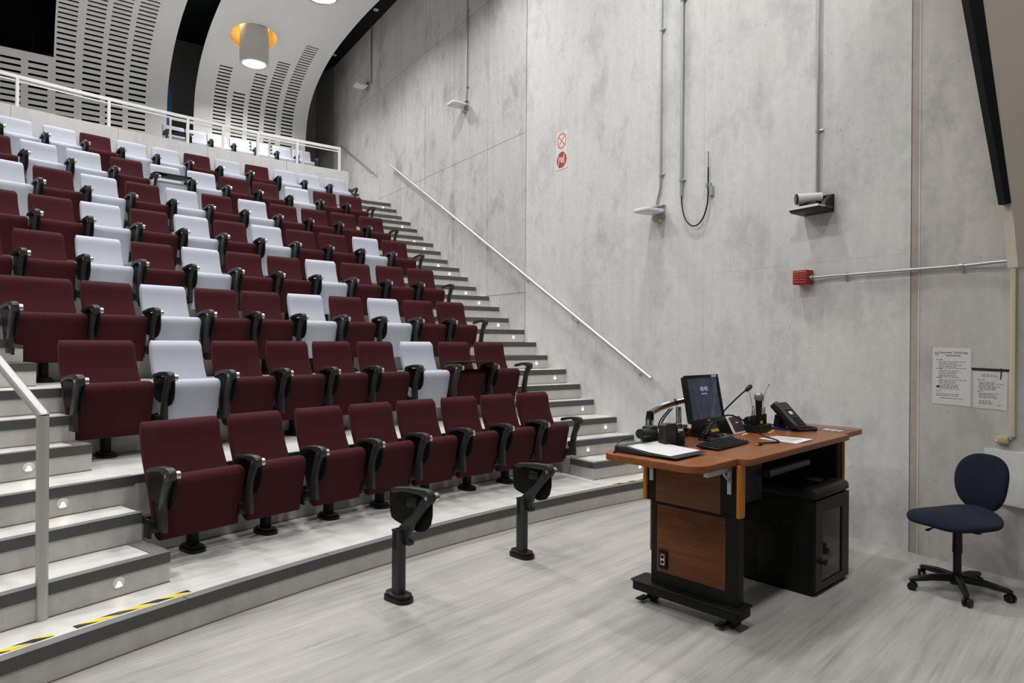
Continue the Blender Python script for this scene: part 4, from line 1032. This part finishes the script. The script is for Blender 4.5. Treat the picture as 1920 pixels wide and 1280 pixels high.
for pts, rad in (([(-.185, .040), (-.14, .062), (-.10, .045), (-.06, -.01), (-.045, -.12)], .003), ([(-.185, -.03), (-.12, -.06), (-.09, -.12)], .003), ([(.10, .127), (.10, .06), (.06, -.02), (.03, -.12)], .006), ([(.165, .12), (.12, .02), (.07, -.07), (.045, -.12)], .003)):
    tube(bm, [TL @ q for q in bez([(a, -.0100, b) for a, b in pts], 6)], rad, 6, True, 0, .08)
M['ribbon'] = emis('wallpaper_ribbon', (.042, .056, .066), .6); finish(bm, 'wallpaper_ribbons', 'ribbon', mon)
# speaker wedge with yellow labels
t = dthing('desk_speaker', 'black wedge desk unit with two yellow labels below the monitor', 'speaker', .63, .53, math.radians(4))
bm = B(); prism(bm, [(-.075, 0), (.065, 0), (.065, .075), (.045, .120), (-.01, .122), (-.035, .09)], 'x', -.088, .088, .005, 2); finish(bm, 'housing', 'blackpl', t)
sl = Vector((0, .04, .09)).normalized()
bm = B(); prism(bm, [(-.0615, .036), (-.0535, .054), (-.0525, .0535), (-.0605, .0355)], 'x', -.035, .075, 0); finish(bm, 'label_strip', 'label_y', t)
bm = B(); prism(bm, [(-.0265, .1065), (-.0145, .1215), (-.0135, .1205), (-.0255, .1055)], 'x', -.03, .012, 0); finish(bm, 'label_strip', 'label_y', t)
# gooseneck mic
t = dthing('gooseneck_microphone', 'gooseneck microphone on a small round base rising to the right', 'microphone', .455, .435)
bm = B(); cyl(bm, (0, 0, 0), (0, 0, .009), .046, 24, .043); cyl(bm, (0, 0, .009), (0, 0, .03), .012, 14); finish(bm, 'base', 'blackpl', t)
bm = B(); tube(bm, bez([(0, 0, .028), (.02, -.002, .05), (.20, .02, .13), (.38, .02, .215), (.52, .005, .285), (.575, 0, .305)], 8), .0062, 8); finish(bm, 'gooseneck', 'blackpl', t)
bm = B(); tube(bm, [(.560, 0, .300), (.575, 0, .306), (.62, 0, .324), (.632, 0, .329)], [.011, .016, .017, .012], 14); finish(bm, 'foam_head', 'rubber', t)
bm = B(); tube(bm, bez([(.0, .02, .01), (-.07, .05, .035), (-.12, .06, .05), (-.05, .09, .045), (.06, .07, .02), (.09, .0, .004)], 6), .0035, 6); tube(bm, bez([(.05, -.06, .004), (-.03, -.09, .022), (-.10, -.09, .012), (-.13, -.12, .003)], 6), .0035, 6); finish(bm, 'cable', 'blackpl', t)
# tablet in a wedge stand
t = dthing('touch_panel', 'white framed touch panel in a black wedge stand', 'touch panel', .955, .50, math.radians(2))
bm = B(); prism(bm, [(-.045, 0), (.11, 0), (.11, .05), (.085, .095), (.05, .118), (.02, .112)], 'x', -.105, .095, .006, 2); finish(bm, 'wedge_stand', 'blackpl', t)
TQ = Matrix.Translation((.0, -.020, .056)) @ Matrix.Rotation(math.radians(-28), 4, 'X')
bm = B(); prism(bm, rpoly(-.103, .103, -.068, .068, .008, 3), 'y', -.012, -.002, .001, 1, TQ); finish(bm, 'frame', 'white_pl', t)
bm = B(); prism(bm, rpoly(-.084, .084, -.056, .056, .003, 2), 'y', -.0135, -.0118, 0, 1, TQ); finish(bm, 'display', 'tabscreen', t)
bm = B(); box(bm, -.02, .02, -.0142, -.0134, .010, .014, 0, 1, TQ); finish(bm, 'screen_text', 'screentext', t)
# charger with microphones
t = dthing('microphone_charger', 'black charging dock holding the wireless microphones', 'charger', 1.145, .425, math.radians(2))
bm = B(); prism(bm, rpoly(-.118, .128, -.075, .075, (.02, .02, .012, .045), 4), 'z', 0, .052, .006, 2); finish(bm, 'dock', 'blackpl', t)
bm = B(); prism(bm, [(.0, .05), (.075, .05), (.075, .075), (.05, .105), (.03, .105)], 'x', -.06, -.01, .004); finish(bm, 'cradle', 'blackpl', t)
bm = B(); box(bm, -.1, -.0, -.077, -.074, .010, .012); finish(bm, 'dock_seam', 'darkgrey', t)
for side, (xa, lab) in enumerate(((-.088, 'left'), (.073, 'right'))):
    q = dthing('bodypack_transmitter', 'black bodypack with a thin headset wire, %s one in the charger' % lab, 'bodypack', 1.145+xa, .400, math.radians(2), 'bodypacks in the charger', ZT+.050)
    bm = B(); box(bm, -.031, .031, -.011, .011, 0, .072, .005, 2); finish(bm, 'pack', 'blackpl', q)
    bm = B()
    for xx in (-.016, .016): cyl(bm, (xx, 0, .072), (xx, 0, .088), .0055, 10); cyl(bm, (xx, 0, .088), (xx, 0, .122), .0065, 10, .003)
    finish(bm, 'connector', 'steel', q)
    bm = B()
    if side == 0: tube(bm, bez([(-.016, 0, .12), (-.035, 0, .18), (-.075, 0, .245), (-.115, 0, .275)], 6), .0016, 5); tube(bm, bez([(-.016, 0, .115), (-.006, 0, .138), (.008, 0, .138), (.016, 0, .115)], 5), .002, 5)
    else: tube(bm, bez([(-.016, 0, .12), (-.006, 0, .17), (.03, 0, .235), (.085, 0, .275)], 6), .0016, 5); cyl(bm, (.085, 0, .275), (.094, 0, .280), .004, 8)
    finish(bm, 'headset_wire', 'blackpl', q)
q = dthing('handheld_microphone', 'black handheld microphone with grey ball grille standing in the charger', 'microphone', 1.128, .395, 0, None, ZT+.048)
bm = B(); tube(bm, [(0, 0, 0), (0, 0, .10), (0, 0, .165), (0, 0, .178)], [.019, .021, .024, .026], 18); finish(bm, 'body', 'blackpl', q)
bm = B(); tube(bm, [(0, 0, .176), (0, 0, .186), (0, 0, .202), (0, 0, .216), (0, 0, .228), (0, 0, .234)], [.027, .033, .034, .033, .026, .016], 18); finish(bm, 'grille', 'mesh_grey', q)
bm = B(); box(bm, -.012, .018, -.0225, -.019, .012, .032); finish(bm, 'label_strip', 'label_y', q)
# phone
t = dthing('desk_phone', 'black desk phone tilted up with coiled cord on the right part of the desk', 'phone', 1.405, .31, math.radians(-8))
PQ = Matrix.Rotation(math.radians(44), 4, 'X')
bm = B(); prism(bm, rpoly(-.095, .095, -.105, .14, .014, 3), 'z', .0, .032, .006, 2, Matrix.Translation((0, -.015, .075)) @ PQ); finish(bm, 'body', 'blackpl', t)
bm = B(); box(bm, -.06, .06, .0, .10, .0, .012, .004); prism(bm, [(.03, .01), (.085, .01), (.07, .11), (.03, .085)], 'x', -.05, .05, .004); finish(bm, 'stand', 'blackpl', t)
PF = Matrix.Translation((0, -.015, .075)) @ PQ @ Matrix.Translation((0, 0, .033))
bm = B(); box(bm, -.02, .085, .065, .125, 0, .003, 0, 1, PF); finish(bm, 'phone_display', 'lcd', t)
bm = B(); tube(bm, [PF @ Vector(q) for q in ((-.068, .135, .000), (-.068, .125, .006), (-.068, .08, .008), (-.068, .0, .006), (-.068, -.06, .008), (-.068, -.10, .006), (-.068, -.11, .000))], [.014, .020, .018, .013, .018, .020, .014], 12); finish(bm, 'handset', 'darkgrey', t)
for i in range(4):
    for j in range(3):
        bm = B(); box(bm, .012+j*.024, .026+j*.024, -.02-i*.02, -.008-i*.02, 0, .005, .001, 1, PF); finish(bm, 'key', 'darkgrey', t)
bm = B(); box(bm, .005, .045, .02, .05, 0, .002, 0, 1, PF); finish(bm, 'label_strip', 'paper', t)
bm = B(); pts = bez([(-.07, -.075, .012), (-.02, -.13, .012), (.09, -.16, .012), (.17, -.12, .012), (.18, -.05, .012), (.11, -.01, .012)], 12)
co = []
for i, p_ in enumerate(pts): co.append(p_)
tube(bm, co, [.0115 if i % 2 else .0095 for i in range(len(co))], 8); finish(bm, 'coiled_cord', 'rubber', t)
bm = B(); tube(bm, bez([(-.02, .06, .05), (-.06, .10, .02), (-.14, .14, .006), (-.2, .16, .004)], 6), .004, 6); tube(bm, bez([(.0, .06, .05), (-.03, .12, .02), (-.09, .16, .005), (-.16, .19, .004)], 6), .004, 6); finish(bm, 'line_cord', 'blackpl', t)
t = dthing('network_cable', 'blue network cable running from the charger to the phone', 'cable', 1.29, .44)
bm = B(); tube(bm, bez([(-.05, .02, .062), (.0, .0, .05), (.03, -.05, .022), (.06, -.12, .006), (.09, -.18, .006)], 8), .004, 8); finish(bm, 'cable_run', 'bluecable', t)
bm = B(); box(bm, .08, .10, -.195, -.178, .0, .010, .002); finish(bm, 'plug', 'white_pl', t)
# keyboard
t = dthing('keyboard', 'black computer keyboard lying on the desk', 'keyboard', .33, .235, math.radians(3))
bm = B(); prism(bm, [(-.072, .004), (.072, .008), (.072, .026), (-.072, .014), ], 'x', -.215, .215, .003, 1); finish(bm, 'keyboard_base', 'blackpl', t)
bm = B(); box(bm, -.010, .010, -.004, .004, 0, .006, .0015); km = finish(bm, 'key', 'darkgrey', t); kme = km.data
bpy.data.objects.remove(km)
for i in range(6):
    for j in range(20):
        if j in (14, 18) and i == 3: continue
        yy = -.058+i*.0235; o_ = link('key', kme, t, (-.198+j*.0209, yy, .0142+(yy+.072)*.084)); 
        if i == 5: o_.scale = (.9, .75, 1)
# mouse
t = dthing('mouse', 'black computer mouse behind the keyboard', 'mouse', .575, .345, math.radians(20))
bm = B(); t2 = bmesh.new(); bmesh.ops.create_uvsphere(t2, u_segments=20, v_segments=12, radius=1)
for v in t2.verts:
    v.co = Vector((v.co.x*.033, v.co.y*.058, max(v.co.z, 0)*.036*(1-.15*v.co.y)))
merge(bm, t2); finish(bm, 'mouse_body', 'blackpl', t)
bm = B(); cyl(bm, (-.004, .025, .032), (.004, .025, .032), .008, 10); finish(bm, 'scroll_wheel', 'darkgrey', t)
bm = B(); tube(bm, bez([(0, .055, .01), (.02, .10, .004), (-.03, .16, .004), (.0, .22, .004)], 6), .0025, 6); finish(bm, 'mouse_cable', 'blackpl', t)
t = dthing('adapter_box', 'small flat dark adapter with a yellow label behind the mouse', 'adapter', .70, .455)
bm = B(); prism(bm, rpoly(-.05, .05, -.035, .035, .01, 3), 'z', 0, .016, .003); finish(bm, 'case', 'darkgrey', t)
bm = B(); box(bm, .0, .03, -.025, -.008, .016, .0168); finish(bm, 'label_strip', 'label_y', t)
# sheet of paper, hdmi cable, purple mat, yellow tape marks
t = dthing('paper_sheet', 'white printed sheet lying near the middle of the desk front edge', 'paper', .885, .092, math.radians(-4))
bm = B(); pts = [(-.108, -.13, .0), (.10, -.135, .010), (.115, .125, .001), (-.10, .135, .001)]
lo = [bm.verts.new(p) for p in pts]; bm.faces.new(lo); r_ = bmesh.ops.extrude_face_region(bm, geom=bm.faces[:])
for v in r_['geom']:
    if isinstance(v, bmesh.types.BMVert): v.co.z += .0012
finish(bm, 'sheet', 'paper', t)
bm = B()
for i in range(9): prism(bm, [(-.08, .10-i*.022), (.08-random.random()*.05, .10-i*.022), (.08, .103-i*.022), (-.08, .103-i*.022)], 'z', .0075, .0085)
finish(bm, 'printed_lines', 'ink', t, kind='stuff')
t = dthing('hdmi_cable', 'black video cable arching over the touch panel with its loose plug on the desk', 'cable', .58, .10)
bm = B(); tube(bm, bez([(-.10, .37, .035), (.0, .33, .12), (.09, .29, .152), (.20, .25, .12), (.26, .19, .05), (.27, .12, .012), (.235, .04, .006), (.16, -.03, .006), (.09, -.035, .007), (.02, -.005, .008), (-.025, .005, .009)], 8), .0052, 8); finish(bm, 'cable_run', 'blackpl', t)
bm = B(); box(bm, -.068, -.025, -.010, .016, .001, .016, .003); finish(bm, 'plug_body', 'blackpl', t)
bm = B(); box(bm, -.080, -.068, -.006, .012, .004, .012); finish(bm, 'plug_tip', 'creamdark', t)
t = dthing('printed_card', 'purple and white printed card lying on the right desk leaf', 'card', 1.64, .085, math.radians(-5))
bm = B(); prism(bm, [(-.10, -.105), (.10, -.11), (.10, .11), (-.10, .11)], 'z', 0, .0015); finish(bm, 'card', 'purple', t)
bm = B()
for i in range(12):
    y = -.09+i*.012; x0 = random.uniform(-.09, -.02); prism(bm, [(x0, y), (x0+random.uniform(.05, .10), y), (x0+.06, y+.007), (x0, y+.007)], 'z', .0015, .0022)
finish(bm, 'white_print', 'paper', t, kind='stuff')
for i, (a, b, L_, rot) in enumerate(((.93, .40, .12, 0.), (1.20, .335, .16, 0.))):
    t = dthing('yellow_tape_mark', 'thin yellow tape mark on the desk in front of the %s' % ('touch panel' if i == 0 else 'microphone charger'), 'tape', a, b, math.radians(12), 'yellow tape marks on the desk')
    bm = B(); box(bm, -L_/2, L_/2, -.008, .008, 0, .001); tag_o = finish(bm, 'tape_strip', 'label_y', t)
# ================================================================== BLUE CHAIR
ch = thing('office_chair', 'armless navy blue swivel office chair on a black castor base', 'chair', (2.885, 4.272, 0), math.radians(200-90))
# local +Y = facing
bm = B(); t2 = bmesh.new(); bmesh.ops.create_uvsphere(t2, u_segments=36, v_segments=20, radius=1)
for v in t2.verts:
    x, y, z = v.co; e = 2.6
    rr = (abs(x)**e+abs(y)**e)**(1/e); r2 = math.hypot(x, y); k = r2/rr if rr > 1e-6 else 1
    X, Y = x*k*.245, y*k*.240
    Z = (.040 if z > 0 else .045)*math.copysign(abs(z)**.7, z)
    Z += -.030*max(0, (Y-.10)/.14)**2+.030*max(0, (-Y-.08)/.15)**1.5+.010*math.cos(X*14)-.01
    v.co = (X, Y+.035, .488+Z)
merge(bm, t2); finish(bm, 'seat', 'navy', ch, ang=60)
bm = B(); t2 = bmesh.new(); bmesh.ops.create_uvsphere(t2, u_segments=36, v_segments=20, radius=1)
BT = Matrix.Translation((.008, -.250, .683)) @ Matrix.Rotation(math.radians(10), 4, 'X')
for v in t2.verts:
    x, y, z = v.co; e = 2.4
    rr = (abs(x)**e+abs(z)**e)**(1/e); r2 = math.hypot(x, z); k = r2/rr if rr > 1e-6 else 1
    X, Z = x*k*.172*(1+.06*z), z*k*.190; Y = .036*math.copysign(abs(y)**.7, y)+.9*X*X+.004*math.cos(Z*18)
    v.co = BT @ Vector((X, Y, Z))
merge(bm, t2); finish(bm, 'backrest', 'navy', ch, ang=60)
bm = B(); tube(bm, bez([(0, -.06, .440), (0, -.20, .440), (0, -.265, .46), (0, -.275, .50), (0, -.262, .62)], 6), .016, 10, True, 0, .6); finish(bm, 'back_bar', 'blackpl', ch)
bm = B(); box(bm, -.09, .09, -.09, .09, .427, .447, .006); finish(bm, 'seat_plate', 'blackpl', ch)
bm = B(); cyl(bm, (0, 0, .06), (0, 0, .255), .024, 18); cyl(bm, (0, 0, .25), (0, 0, .425), .029, 18, .026); cyl(bm, (0, 0, .42), (0, 0, .435), .034, 18); finish(bm, 'gas_column', 'blackpl', ch)
bm = B(); tube(bm, [(.02, .06, .433), (.03, .19, .416), (.02, .245, .412)], [.006, .006, .014], 8, True, 0, .5); finish(bm, 'lever', 'blackpl', ch)
bm = B(); cyl(bm, (-.11, -.02, .45), (-.11, -.02, .412), .008, 8); cyl(bm, (-.11, -.02, .412), (-.11, -.02, .400), .024, 12); finish(bm, 'adjust_knob', 'blackpl', ch)
bm = B(); cyl(bm, (0, 0, .05), (0, 0, .115), .042, 18, .036); finish(bm, 'base_hub', 'blackpl', ch)
for k in range(5):
    a = math.radians(30+72*k)-math.radians(110); d = Vector((math.cos(a), math.sin(a), 0)); n = Vector((-d.y, d.x, 0))
    bm = B(); tube(bm, [d*.02+Vector((0, 0, .088)), d*.15+Vector((0, 0, .085)), d*.27+Vector((0, 0, .068)), d*.29+Vector((0, 0, .064))], [.026, .022, .017, .010], 10); leg = finish(bm, 'base_leg', 'blackpl', ch)
    bm = B(); c = d*.275+n*.006; tw = Vector((math.cos(a+.9), math.sin(a+.9), 0))
    cyl(bm, c+tw*.006+Vector((0, 0, .026)), c+tw*.022+Vector((0, 0, .026)), .026, 16); cyl(bm, c-tw*.006+Vector((0, 0, .026)), c-tw*.022+Vector((0, 0, .026)), .026, 16); cyl(bm, c+Vector((0, 0, .03)), c+Vector((0, 0, .062)), .007, 8)
    finish(bm, 'castor', 'blackpl', leg)
